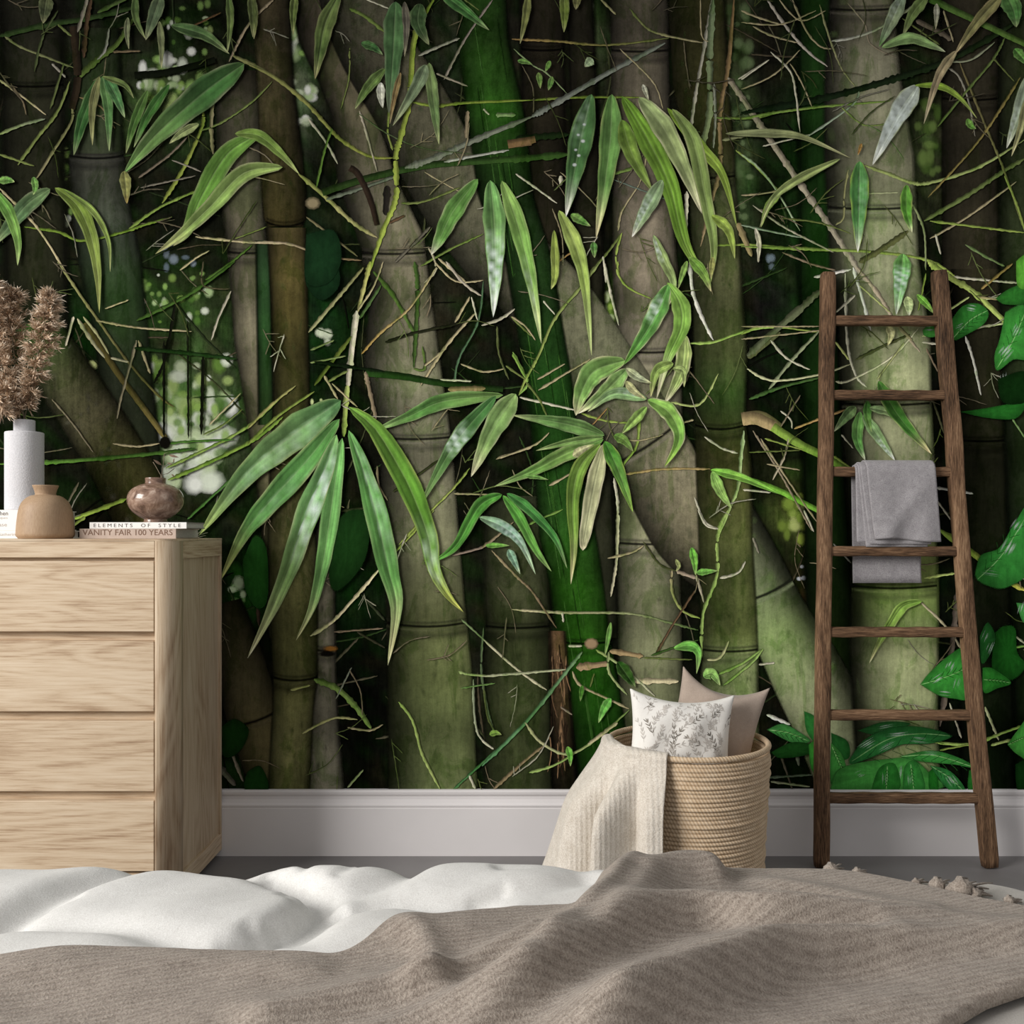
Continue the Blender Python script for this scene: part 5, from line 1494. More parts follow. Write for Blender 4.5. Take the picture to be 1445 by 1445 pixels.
 ('G', [(530,0),(430,130),(300,290),(210,490),(150,600),(115,680)], 17, (112,124,66), YG), ('G', [(620,0),(620,60),(670,130),(790,190)], 13, YG), ('G', [(550,0),(580,150),(625,325)], 15, PALE), ('G', [(985,0),(1000,150),(1050,290),(1105,400)], 20, (196,194,178)), ('G', [(980,415),(1100,410),(1250,360),(1370,335),(1445,340)], 16, (134,164,70)), ('G', [(210,600),(350,520)], 12, STR), ('G', [(215,655),(370,560),(480,495)], 13, STR), ('G', [(120,690),(400,755)], 14, PALE), ('G', [(430,770),(560,810),(690,820)], 14, YG),
 ('G', [(730,760),(715,930),(650,1030),(620,1100)], 16, (124,150,56)), ('G', [(640,1085),(850,1055),(1090,1055)], 14, (150,128,76)), ('G', [(600,1100),(620,1250),(615,1445)], 18, PALE), ('J', [(690,0),(685,250),(655,440)], 17, (168,162,128)), ('G', [(1260,860),(1245,1000),(1230,1150),(1190,1250),(1130,1400)], 20, (150,170,120), (140,166,80)), ('J', [(1250,0),(1200,120),(1195,330),(1125,530),(1120,750)], 20, (136,160,76), (124,154,70)), ('G', [(890,715),(1035,725),(1130,570)], 14, (150,164,90)),
 ('G', [(1060,890),(1150,950),(1230,975)], 13, PALE), ('G', [(1010,1200),(1060,1320),(1130,1360)], 13, PALE), ('G', [(0,1005),(190,935),(270,870)], 11, STR), ('G', [(270,1140),(395,1070)], 13, STR), ('G', [(1280,490),(1445,360)], 26, (80,84,50)), ('G', [(80,280),(150,330),(200,400)], 10, STR), ('G', [(240,200),(300,270)], 10, PALE), ('G', [(150,610),(220,700),(260,790)], 13, OLG), ('G', [(85,470),(150,590)], 15, (104,140,50)), ('G', [(50,530),(150,600)], 13, OLG), ('G', [(340,1260),(180,1330),(90,1390)], 12, (96,130,50)), ('G', [(490,830),(570,740)], 9, ORG), ('G', [(600,890),(720,910),(850,880)], 10, STR), ('G', [(930,825),(1005,805)], 12, STR),
 ('G', [(1250,800),(1350,790),(1445,850)], 64, (150,130,86), (120,124,60)), ('H', [(10,800),(80,800),(170,840)], 70, (156,134,88)), ('H', [(160,840),(300,930),(420,990),(540,1060)], 46, (124,156,52), (104,146,44)), ('H', [(0,1100),(180,1160),(390,1265)], 34, (110,176,46)),
 ('H', [(0,370),(120,330),(400,360)], 12, YG), ('H', [(30,480),(150,370),(300,240),(410,140)], 32, (84,92,62)), ('H', [(140,650),(260,500),(400,350)], 18, (124,134,96)), ('H', [(30,545),(160,605),(400,575),(560,520)], 14, (176,178,130)), ('H', [(40,700),(200,640),(400,590)], 18, (60,92,40)), ('H', [(150,400),(230,490),(350,550)], 13, PALE), ('H', [(530,60),(540,400),(580,570),(640,640)], 16, (192,190,160)), ('H', [(570,30),(620,200),(660,350)], 19, (204,202,190)), ('H', [(370,80),(560,40)], 18, (196,192,180)), ('H', [(590,30),(700,170),(780,300),(910,460)], 22, (160,146,118)),
 ('H', [(480,610),(550,605),(760,490),(900,340)], 14, (190,188,150)), ('H', [(580,500),(720,430),(860,370)], 18, (70,76,40)), ('H', [(690,600),(830,410)], 12, (150,156,96)), ('H', [(920,380),(1100,350),(1300,320),(1445,290)], 15, (176,190,120)), ('H', [(1060,245),(1160,180)], 14, (180,196,110)), ('H', [(1050,75),(1300,100),(1445,110)], 13, PALE), ('H', [(1200,190),(1330,180),(1445,140)], 15, (186,200,130)), ('H', [(950,0),(1050,75),(1200,170),(1445,410)], 30, (148,166,70), (160,180,84)), ('H', [(1200,180),(1445,210)], 12, (150,140,90)), ('H', [(1140,380),(1180,500),(1220,680)], 16, (200,198,180)),
 ('H', [(270,850),(400,800),(570,740)], 13, (176,140,80)), ('H', [(480,410),(550,500)], 14, (190,200,110)), ('H', [(580,170),(480,260)], 14, PALE), ('H', [(0,330),(400,330)], 9, STR), ('H', [(0,395),(410,350)], 10, STR), ('H', [(600,120),(760,260)], 12, (150,160,90)), ('H', [(800,330),(870,400)], 20, STR), ('H', [(1220,140),(1380,10)], 16, (140,116,60)), ('H', [(60,860),(200,1080),(360,1370)], 12, (136,122,96)), ('H', [(100,900),(250,1130),(390,1330)], 11, STR), ('H', [(160,1110),(220,990),(240,900)], 12, (160,150,120)), ('H', [(40,970),(300,960)], 9, OLG), ('H', [(130,1030),(300,1060)], 9, STR), ('H', [(120,900),(320,960)], 10, YG), ('H', [(10,1160),(150,1175)], 13, PALE), ('H', [(200,760),(250,800),(260,850)], 11, PALE), ('H', [(990,1150),(1180,1180)], 16, (190,190,176)), ('H', [(510,880),(570,950)], 9, PALE), ('H', [(470,990),(560,1050)], 12, YG), ('H', [(1000,1220),(1080,1330)], 10, PALE), ('H', [(940,440),(1000,560)], 10, (120,104,80)), ('H', [(300,680),(200,840)], 10, (110,100,76)), ('H', [(920,410),(1000,420)], 14, PALE), ('H', [(940,60),(900,250)], 11, YG), ('H', [(1380,800),(1445,900)], 10, (110,140,80)),
 ('I', [(500,640),(620,560),(740,430),(860,290)], 19, (196,184,140)), ('I', [(860,290),(1000,140),(1130,0)], 13, (134,150,60)), ('I', [(520,860),(640,910),(740,1010),(810,1110)], 28, (100,128,54)), ('I', [(460,1135),(560,1080),(640,1055),(740,1065)], 15, (156,156,96)), ('I', [(690,1105),(800,1120),(870,1090)], 12, STR), ('I', [(400,915),(500,890)], 15, (150,154,84)), ('I', [(950,975),(1020,1070),(1070,1240),(1160,1418)], 17, (120,150,60), (150,164,90)), ('I', [(690,1410),(770,1320)], 14, (130,144,96)), ('I', [(1330,860),(1335,1040),(1360,1150),(1430,1215)], 13, (110,124,90), PALE), ('I', [(1380,600),(1370,800),(1400,1000),(1440,1140)], 13, (76,94,60)), ('I', [(1270,555),(1445,715)], 11, (96,116,70)), ('I', [(620,620),(870,600)], 11, (124,106,84)),
 ('I', [(1230,1418),(1445,1220)], 13, (60,110,56)), ('I', [(1255,820),(1310,835),(1445,845)], 15, (130,150,84)), ('I', [(1265,905),(1440,880)], 10, (86,120,56)), ('I', [(225,130),(230,400),(240,590)], 24, (58,44,34)), ('I', [(1220,230),(1370,190),(1445,140)], 14, (120,104,88)), ('I', [(630,960),(710,800)], 9, GGR), ('I', [(100,1230),(160,1380)], 18, (120,112,96)), ('I', [(1310,1350),(1340,1418)], 16, PALE), ('I', [(760,430),(880,560)], 14, (50,56,36)), ('I', [(740,620),(880,700)], 14, (58,56,40)), ('I', [(0,1260),(120,1400)], 30, (96,94,80)),
 ('J', [(150,505),(400,520),(750,525),(950,570),(1100,610)], 15, (176,164,124), (70,96,44)), ('J', [(50,205),(180,340),(260,420),(380,600)], 14, (136,122,86), (110,90,66)), ('J', [(10,660),(180,810),(330,915)], 15, (170,164,130)), ('J', [(0,845),(250,825),(430,810)], 14, (150,154,116)), ('J', [(0,1300),(230,1070),(430,820),(510,720)], 22, (72,124,74), (96,124,80)), ('J', [(480,800),(560,790),(640,780)], 32, (150,124,88)), ('J', [(650,715),(820,742)], 26, (150,126,84)), ('J', [(440,690),(510,690)], 16, PALE), ('J', [(770,870),(880,868),(1000,870)], 27, (190,178,136)), ('J', [(580,710),(720,800),(880,945)], 16, (120,146,64), PALE),
 ('J', [(220,1080),(300,1180),(430,1240),(560,1180),(750,1015)], 17, (176,164,126), (110,140,66)), ('J', [(540,1190),(690,1080)], 20, (170,160,120)), ('J', [(240,1335),(360,1300),(470,1240)], 15, (130,156,76)), ('J', [(60,1418),(200,1290),(310,1200)], 18, (120,104,72)), ('J', [(460,820),(500,890),(620,950),(750,1010)], 15, (150,140,100)), ('J', [(645,720),(650,830),(740,940)], 15, (134,150,90)), ('J', [(965,300),(970,420),(1020,510),(1110,550)], 16, (150,134,100), (124,150,56)), ('J', [(1210,345),(1300,320),(1340,260)], 15, PALE), ('J', [(1145,760),(1210,750),(1255,665)], 16, (160,160,110)), ('J', [(1200,835),(1320,780),(1430,705)], 18, (124,158,70)), ('J', [(1230,890),(1340,800),(1430,710)], 17, (124,158,70)),
 ('J', [(1100,0),(1140,75),(1195,95)], 13, PALE), ('J', [(1090,330),(1130,470)], 14, (160,150,124)), ('J', [(640,245),(760,215),(820,180)], 13, STR), ('J', [(820,160),(900,270),(990,310)], 13, (70,74,40)), ('J', [(0,190),(80,130),(160,60)], 15, (124,110,80)), ('J', [(880,740),(960,600),(1090,400)], 14, (92,70,48)), ('J', [(860,740),(970,700),(1100,660)], 14, (56,84,32)), ('J', [(820,750),(1070,760)], 11, OLG), ('J', [(990,310),(1090,345)], 20, (150,132,110)), ('J', [(10,900),(30,1050),(70,1130)], 12, (76,86,44)), ('J', [(0,1170),(60,1215)], 14, PALE), ('J', [(570,830),(550,900)], 10, OLG), ('J', [(400,1000),(460,1040)], 11, (124,110,90)), ('J', [(410,520),(415,570)], 12, PALE),
 ('K', [(1010,100),(1180,220),(1330,340),(1445,410)], 32, (140,180,60), (180,170,60)), ('K', [(930,345),(1090,320)], 15, (176,196,100)), ('K', [(910,465),(1040,590),(1130,720)], 14, (170,160,124)), ('K', [(1320,705),(1445,690)], 16, (124,170,70)), ('K', [(1380,630),(1445,680)], 12, PALE), ('K', [(1240,1000),(1310,1170)], 15, (176,180,130)), ('K', [(980,1180),(1170,1190),(1310,1140),(1445,1090)], 18, (150,180,80)), ('K', [(1010,1220),(1170,1190)], 12, YG), ('K', [(1270,1195),(1445,1150)], 17, (170,190,100)), ('K', [(1100,400),(1070,720),(1010,1100)], 26, (96,84,72)), ('K', [(130,1040),(250,1090)], 19, (210,204,190)), ('K', [(0,820),(60,770),(110,705)], 15, (134,166,80)), ('K', [(90,785),(170,775)], 14, PALE), ('K', [(1380,330),(1445,350)], 12, PALE), ('K', [(470,170),(560,270)], 10, (130,130,116)), ('K', [(1060,980),(1120,1160)], 11, PALE), ('K', [(200,1240),(260,1418)], 13, (96,84,74)), ('K', [(130,1360),(360,1345)], 14, (90,104,84)), ('K', [(270,1180),(295,1300)], 20, (110,112,100)), ('K', [(150,1380),(350,1405)], 13, (150,156,120)), ('K', [(60,140),(90,220)], 14, (120,116,96)), ('K', [(320,0),(370,110)], 13, PALE),
]
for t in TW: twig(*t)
disc(234, 625, 9, 10, (14, 12, 8), 1, 8, .8)                       # cut stub ends
disc(834, 908, 11, 9, (150, 122, 88), 1, 9, .6); disc(442, 288, 12, 10, (134, 120, 86), .9, 9, .5); disc(467, 915, 12, 5, (150, 96, 30), .9, 8, .5); disc(462, 922, 14, 5, (14, 12, 8), .9, 8, .6)
# loose fine twigs with hairy side shoots
for _ in range(620):
    x, y = prng.uniform(MX0, MX1), prng.uniform(MY0, 1100)
    inframe = 0 < x < 1445
    dens = 1.0 if y < 380 else (0.6 if (560 < x < 760 or x > 1060 or 200 < x < 500) else 0.35)
    if prng.random() > dens: continue
    a = prng.choice([prng.gauss(.15, .4), prng.gauss(.95, .4), prng.gauss(-.75, .35), prng.gauss(1.5, .35)])
    L = prng.uniform(25, 95); b = a + prng.uniform(-.5, .5)
    dim = 0.6 if (y < 200 or x < 330) else 0.82
    c = mulc(prng.choice([STR, PALE, OLG, (104, 120, 60), (130, 116, 88), (120, 110, 84)]), dim)
    p1 = (x + L / 2 * math.cos(a), y + L / 2 * math.sin(a)); p2 = (p1[0] + L / 2 * math.cos(b), p1[1] + L / 2 * math.sin(b))
    twig('P', [(x, y), p1, p2], prng.uniform(1.1, 2.3), c)
    for k in range(prng.randint(0, 3)):
        f = prng.random(); q = (x + (p1[0] - x) * f, y + (p1[1] - y) * f); e = a + prng.choice([-1, 1]) * prng.uniform(.5, 1.1); l = prng.uniform(7, 22)
        twig('P', [q, (q[0] + l * math.cos(e), q[1] + l * math.sin(e))], prng.uniform(1, 1.8), c)

# ---- broad leaves of the undergrowth
BG = (44, 132, 40)
broad('I', [(600,100),(700,0),(800,30),(780,250),(660,400),(600,370)], (18, 52, 14)); broad('I', [(160,250),(220,130),(280,200),(285,450),(230,500),(170,400)], (26, 78, 20)); broad('I', [(50,1100),(120,1060),(190,1120),(140,1230),(60,1250)], (18, 54, 14)); broad('I', [(180,1330),(250,1300),(290,1418),(170,1418)], (20, 60, 16))
broad('F', [(300,0),(440,0),(470,120),(380,200),(300,120)], (14, 40, 18), None, [(420,30,10,40,.6,.5),(360,60,8,30,.6,.35)]); broad('B', [(300,1200),(440,1180),(480,1320),(420,1445),(300,1445)], (16, 44, 20))
broad('H', [(1060,310),(1120,230),(1200,215),(1255,260),(1230,320),(1150,370),(1075,400)], BG, [(1075,390),(1160,300),(1250,250)], [(1165,240,40,13,.2,.8),(1110,330,30,10,-.4,.5)]); broad('H', [(920,350),(960,320),(1000,350),(980,385),(930,380)], (60,150,50), None, [(960,345,30,10,0,.6)])
broad('H', [(1290,190),(1360,140),(1445,120),(1445,210),(1340,220)], (36, 112, 30)); broad('H', [(1340,260),(1445,230),(1460,480),(1380,500),(1300,555),(1285,480),(1310,400)], (50, 146, 44), [(1300,540),(1380,400),(1440,260)], [(1340,460,22,50,.7,.7),(1400,350,16,40,.5,.5),(1330,590,8,30,0,.6)])
broad('H', [(1395,0),(1445,-30),(1480,60),(1445,140),(1400,120)], (84, 170, 40)); broad('H', [(1110,765),(1230,748),(1425,715),(1445,730),(1390,800),(1240,795)], (28, 104, 26)); broad('H', [(1300,600),(1445,560),(1470,700),(1330,720)], (12, 44, 10))
broad('K', [(1185,330),(1215,230),(1310,190),(1390,60),(1470,-30),(1480,280),(1340,395),(1220,370)], (44, 138, 44), [(1200,350),(1320,230),(1440,40)], [(1360,190,22,50,.5,.75),(1400,80,16,40,.6,.6),(1260,320,60,10,.15,.35)]); broad('K', [(1290,620),(1330,590),(1390,600),(1400,720),(1445,790),(1380,860),(1300,850),(1270,780)], (22, 92, 20))
broad('K', [(1210,640),(1250,570),(1290,640),(1270,720),(1220,780)], (30, 100, 34), None, [(1265,700,10,50,.4,.75),(1240,640,8,40,.4,.5)]); broad('K', [(1225,800),(1280,805),(1370,875),(1300,905),(1230,925)], (40, 140, 36), [(1230,860),(1300,865),(1365,876)]); broad('K', [(1395,470),(1445,480),(1470,540),(1430,570)], (60,150,60), None, [(1430,500,14,34,.3,.6)])
broad('K', [(908,885),(950,830),(1050,740),(1135,700),(1160,830),(1150,955),(1080,957),(1000,940)], (48, 150, 44), [(912,885),(1030,850),(1150,800)], [(1000,860,46,10,-.6,.75),(1060,790,14,30,.5,.7),(1030,925,40,8,.1,.6),(1090,880,10,40,.3,.4)]); broad('K', [(1350,1190),(1400,1120),(1460,1060),(1470,1260),(1400,1240)], (62, 160, 50), [(1355,1190),(1445,1150)])
broad('K', [(1390,1290),(1460,1270),(1460,1418),(1400,1418)], (14, 56, 14))
broad('K', [(130,1115),(210,1085),(300,1130),(350,1175),(260,1182)], (56, 140, 56), [(140,1115),(240,1130),(340,1172)]); broad('K', [(318,1020),(380,1060),(378,1180),(330,1120)], (40, 126, 44)); broad('K', [(150,1230),(250,1180),(350,1190),(340,1240),(200,1260)], (24, 80, 22)); broad('K', [(340,1190),(378,1180),(378,1330),(350,1300)], (50,150,40))
broad('K', [(455,1130),(540,1175),(545,1260),(470,1250)], (30, 100, 34)); broad('K', [(455,1180),(510,1240),(530,1330),(455,1390)], (56, 146, 50), [(460,1200),(515,1320)]); broad('K', [(590,1120),(720,1075),(860,1085),(700,1140)], (34, 100, 40), None, [(730,1100,50,10,-.2,.5)])
broad('K', [(450,1418),(480,1330),(560,1290),(720,1265),(860,1260),(950,1330),(1000,1418)], (60, 156, 54), None, [(820,1330,16,60,.1,.5),(700,1360,40,16,.3,.4),(600,1340,30,14,-.4,.3)])
broad('K', [(660,1418),(700,1310),(780,1290),(800,1418)], (36, 128, 36), [(740,1300),(735,1418)], [(725,1360,8,40,0,.45)]); broad('K', [(820,1418),(830,1300),(890,1280),(930,1418)], (44, 140, 46), [(860,1290),(875,1418)], [(850,1370,8,36,0,.5)])
broad('K', [(950,1330),(985,1310),(1000,1418),(955,1418)], (24, 110, 24)); broad('K', [(545,1270),(620,1170),(740,1110),(900,1098),(1065,1145),(960,1185),(820,1190),(700,1240),(560,1290)], (36, 116, 46), [(560,1275),(740,1165),(900,1135),(1060,1146)], [(640,1190,60,10,-.55,.8),(800,1135,90,9,-.1,.8),(740,1200,60,8,-.5,.5),(900,1165,60,7,.1,.55)])
broad('K', [(800,1250),(960,1220),(1100,1255),(1190,1310),(1080,1292),(900,1275)], (48, 140, 48), [(810,1250),(980,1245),(1180,1305)], [(960,1235,60,6,.05,.4)]); broad('K', [(955,1295),(1060,1325),(1135,1418),(1050,1418)], (40, 130, 52), [(965,1300),(1060,1360),(1120,1418)], [(1070,1370,14,40,-.6,.6)]); broad('K', [(1155,1320),(1200,1330),(1198,1418),(1150,1418)], (30, 112, 30))

# ---- bamboo blades
WG = lambda a, b, s, side=1: (a, b, s, side)
LF = [
 ('A', [(1250,335),(1050,480),(800,700),(640,890)], 165, (48,88,38), (70,110,50), (122,124,92)), ('A', [(640,880),(650,960),(655,1045)], 60, (104,104,52), (120,100,50)), ('A', [(1330,690),(1170,790),(1040,1000),(960,1180),(890,1260)], 120, (78,122,40), (124,124,80), (112,124,76)), ('A', [(1445,860),(1250,890),(1080,1060),(930,1200),(800,1300)], 100, (104,132,60), (134,130,84), (140,142,100)),
 ('A', [(265,970),(150,1050),(40,1180),(-30,1260)], 95, (66,94,56), None, (110,116,84)), ('A', [(-40,960),(50,1080),(100,1230),(100,1360)], 66, (72,120,42)), ('A', [(290,965),(400,1050),(470,1200),(505,1390),(515,1600)], 84, (88,110,36), (120,124,64)), ('A', [(330,970),(480,1080),(560,1230),(570,1390)], 32, (84,108,40)), ('A', [(520,400),(430,620),(385,800)], 74, (40,84,34)), ('A', [(515,400),(480,560),(480,750)], 46, (96,98,56)), ('A', [(530,400),(560,560),(565,780)], 58, (66,112,54)), ('A', [(545,400),(600,500),(645,610)], 64, (56,104,54)), ('A', [(530,400),(640,440),(690,510)], 30, (80,100,46)),
 ('A', [(830,-20),(790,100),(750,215)], 76, (74,92,62)), ('A', [(880,140),(1050,190),(1175,285)], 66, (58,86,44)), ('A', [(760,470),(690,640),(650,790)], 52, (56,92,34)), ('A', [(870,440),(760,600),(690,760)], 56, (46,88,32)), ('A', [(1285,-20),(1300,100),(1300,210)], 48, (72,80,36)), ('A', [(700,-20),(700,100),(750,210)], 40, (64,88,40)), ('A', [(1170,-20),(1180,120),(1165,280)], 40, (62,84,36)), ('A', [(660,100),(655,180),(665,260)], 30, (96,104,70)), ('A', [(0,930),(50,925),(85,935)], 40, (76,124,48)), ('A', [(180,910),(190,960),(180,1000)], 36, (76,124,48)), ('A', [(1020,640),(930,690),(870,740)], 46, (116,130,76)), ('A', [(250,-10),(240,60),(230,130)], 80, (56,64,40)), ('A', [(820,120),(830,240),(830,360)], 36, (96,104,66)),
 ('B', [(-60,690),(60,700),(180,800),(265,895)], 62, (92,122,44)), ('B', [(755,20),(745,250),(720,590)], 125, (64,104,56), (96,104,80), (110,128,90), None, .18), ('B', [(680,430),(680,500),(690,560)], 44, (190,190,176), (150,150,130)), ('B', [(245,-20),(235,80),(235,190)], 44, (78,96,40)), ('B', [(470,-20),(400,130),(370,280),(345,415)], 96, (66,90,38), (130,124,80), (118,122,76)), ('B', [(980,-30),(1100,60),(1230,165)], 66, (62,116,50)), ('B', [(700,360),(610,460),(548,565)], 58, (76,104,44)), ('B', [(925,330),(950,550),(975,745)], 62, (88,116,62)), ('B', [(910,340),(860,450),(740,650)], 74, (104,124,88)), ('B', [(880,30),(870,130),(925,240)], 90, (56,84,44)), ('B', [(20,-20),(30,90),(30,200)], 50, (64,76,36)), ('B', [(800,20),(810,150),(800,300)], 40, (96,90,76)), ('B', [(780,380),(750,500),(725,640)], 30, (120,96,56)), ('B', [(580,230),(640,250),(690,290)], 46, (44,88,40)),
 ('B', [(1172,920),(1050,1080),(980,1220),(935,1305)], 104, (84,134,54), (190,186,160), (150,160,110)), ('F', [(1235,-410),(1256,-200),(1260,60),(1250,285)], 122, (94,146,72), (216,220,206), (130,164,96), WG(.35, .95, .95, 0)), ('C', [(30,930),(110,1150),(180,1445),(230,1755)], 96, (108,154,64), (178,190,130), (150,176,100), WG(.5, .9, .4)), ('C', [(320,1080),(400,1250),(450,1445),(485,1815)], 84, (134,160,66), (164,184,110), (150,170,96)), ('C', [(295,1180),(300,1400),(280,1480)], 44, (120,140,50)),
 ('C', [(485,490),(435,700),(395,900),(355,1112)], 132, (62,104,52), (218,214,200), (100,130,70), WG(.0, .45, .35), .18, 1.5, .3, [(.28, 0, 3.2, (200,210,206), .7), (.34, .3, 3, (200,210,206), .7), (.41, -.2, 4, (206,214,210), .8), (.47, .25, 3, (200,210,206), .6), (.53, -.1, 3.4, (206,214,210), .7), (.6, .1, 4, (206,214,210), .7)]), ('C', [(588,490),(582,700),(552,950),(508,1222)], 122, (92,140,62), (208,194,140), (140,150,84)), ('C', [(640,620),(690,790),(795,985)], 96, (88,122,36), (110,126,60)), ('C', [(640,500),(760,700),(880,950),(960,1250),(1085,1450)], 118, (94,140,34), (120,140,60), (110,142,50)), ('C', [(870,560),(1030,750),(1150,900),(1222,1160)], 66, (118,156,36), (130,150,60)), ('C', [(725,505),(850,660),(960,880),(1045,1095)], 118, (140,160,96), (196,190,150), (196,190,150)), ('C', [(895,565),(1000,720),(1060,1000),(1105,1250),(1090,1445)], 86, (124,150,72), (130,152,70), (160,164,110)),
 ('C', [(845,925),(760,1080),(690,1215)], 84, (120,148,100), (216,210,196), (150,164,120), WG(.2, .9, .7)), ('C', [(1095,1105),(1180,1180),(1212,1325)], 56, (130,158,52), (150,160,80)), ('C', [(165,-20),(150,100),(122,235)], 42, (110,116,56)), ('C', [(345,-30),(348,80),(345,175)], 52, (96,116,40)), ('C', [(415,-30),(405,60)], 50, (110,110,60)), ('C', [(800,1205),(850,1330),(900,1445),(880,1560)], 56, (124,150,84), None, None, WG(0, .4, .8)), ('C', [(1445,990),(1380,1060),(1345,1165)], 40, (104,140,44)), ('C', [(380,1100),(430,1130),(480,1160)], 46, (72,124,44)), ('C', [(495,1240),(500,1320)], 36, (70,120,50)), ('C', [(745,440),(760,480),(775,520)], 24, (180,180,160)),
 ('C', [(215,380),(222,420),(225,460)], 30, (90,130,50)), ('C', [(275,320),(262,350),(250,375)], 24, (90,140,50)), ('C', [(285,400),(275,440),(265,470)], 28, (80,130,50)), ('C', [(110,320),(150,325),(185,340)], 26, (80,130,50)), ('C', [(490,310),(470,330),(450,350)], 50, (150,176,130)),
 ('D', [(825,-20),(760,120),(698,248)], 76, (124,146,116), (96,140,70), None, WG(.05, .6, .4)), ('D', [(945,-10),(870,80),(820,192)], 62, (104,130,62)), ('D', [(712,252),(850,205),(960,240),(1035,275)], 60, (122,160,88), (160,166,130)), ('D', [(895,445),(790,600),(664,850)], 118, (176,188,176), (210,212,200), (150,160,110), WG(.2, .95, .8, 0)), ('D', [(600,830),(597,1050),(590,1292)], 106, (72,136,62), (222,222,200), (150,176,60), WG(.1, .8, .25, -1)), ('D', [(838,950),(838,1080),(866,1192)], 66, (78,146,40), (196,200,150), (170,186,90)), ('D', [(1460,380),(1400,600),(1345,765)], 70, (150,168,136), (212,212,200), None, WG(.3, .9, .6)), ('D', [(1450,500),(1420,650),(1370,805)], 42, (150,150,96), (190,180,130)), ('D', [(880,445),(1010,450),(1110,510),(1195,612)], 34, (124,160,40)),
 ('D', [(1330,-20),(1200,120),(1080,290)], 66, (134,130,74), (170,150,110), (160,140,96)), ('D', [(1090,270),(1000,400),(925,640)], 50, (160,140,104), (190,176,140)), ('D', [(1340,-20),(1380,60),(1395,150)], 110, (72,130,56)), ('D', [(1385,260),(1420,300),(1460,345)], 56, (76,140,50)), ('D', [(500,818),(290,920),(160,1020),(92,1165)], 46, (124,142,76)), ('D', [(-80,690),(150,688),(320,710),(555,815)], 44, (124,132,84)), ('D', [(610,740),(590,800)], 16, (150,100,40)), ('D', [(820,1300),(810,1420),(785,1610)], 100, (84,158,66), (200,210,196), None, WG(.25, .8, .9, 0)), ('D', [(1145,615),(1165,650),(1190,665)], 36, (84,150,44)), ('D', [(990,30),(990,90),(985,160)], 30, (150,150,130)), ('D', [(70,1170),(90,1250),(85,1340)], 24, (190,184,160)),
 ('H', [(740,330),(760,370),(742,430)], 44, (196,196,130)), ('H', [(840,180),(850,230),(850,280)], 50, (176,200,130), (220,220,200)), ('H', [(890,170),(940,220),(975,265)], 36, (104,176,50)), ('H', [(580,740),(530,790),(470,865)], 60, (110,150,84), (170,180,140)), ('H', [(602,765),(588,900),(628,1012)], 62, (84,150,62), (200,206,170)), ('H', [(618,780),(700,900),(778,1012)], 62, (120,160,96), (220,224,210), None, WG(.4, .95, .8)), ('H', [(640,710),(640,790),(660,870)], 44, (66,130,44)), ('H', [(650,745),(740,765),(830,825)], 44, (130,164,100)), ('H', [(695,610),(800,790),(965,980)], 84, (58,116,36), (220,196,140), (176,190,110)),
 ('K', [(915,463),(820,490),(750,590),(700,670),(648,778)], 56, (122,170,56), (210,200,140), (170,196,100)),
 ('F', [(1300,680),(1000,712),(820,790),(640,862)], 88, (72,122,50), (110,150,84), (130,160,96)), ('F', [(1265,685),(1100,870),(1000,1020),(878,1245)], 98, (60,110,50), (104,130,70), (124,150,96), WG(.25, .62, .9, 0)), ('F', [(1365,675),(1250,850),(1138,1095)], 128, (112,150,76), (206,196,160), (160,166,120)), ('F', [(1295,1185),(1180,1245),(1060,1445),(940,1530)], 70, (62,128,40), (80,140,50)), ('F', [(1300,1190),(1380,1300),(1470,1470),(1545,1575)], 58, (76,150,48)), ('F', [(1320,1180),(1420,1250),(1560,1400),(1625,1560)], 54, (56,126,50)), ('F', [(1180,1300),(1300,1350),(1390,1430),(1465,1590)], 66, (96,140,110), (140,170,140), None, WG(.1, .9, .6, 0)), ('J', [(135,200),(160,250),(195,325)], 44, (110,150,120)), ('J', [(20,180),(80,178),(140,180)], 26, (90,160,50)),
 ('G', [(545,905),(360,975),(180,1068),(-10,1145)], 84, (84,134,52), (124,150,84), (150,160,104)), ('G', [(390,990),(440,960),(500,930)], 50, (170,168,120), (130,150,80)), ('G', [(550,885),(400,838),(250,808),(85,783)], 84, (84,124,58), None, (120,146,90)), ('G', [(545,895),(370,920),(203,962)], 44, (104,140,66)), ('G', [(530,930),(430,1040),(390,1200),(395,1445),(380,1640)], 84, (96,134,44), (196,184,130), (124,140,60)), ('G', [(548,928),(500,1130),(450,1400),(440,1470)], 90, (170,172,124), (196,184,150), (206,196,160)), ('G', [(552,915),(620,1060),(695,1275)], 80, (60,122,36), (124,160,60), (150,176,70)), ('G', [(150,1090),(200,1095),(265,1110)], 24, (96,150,60)),
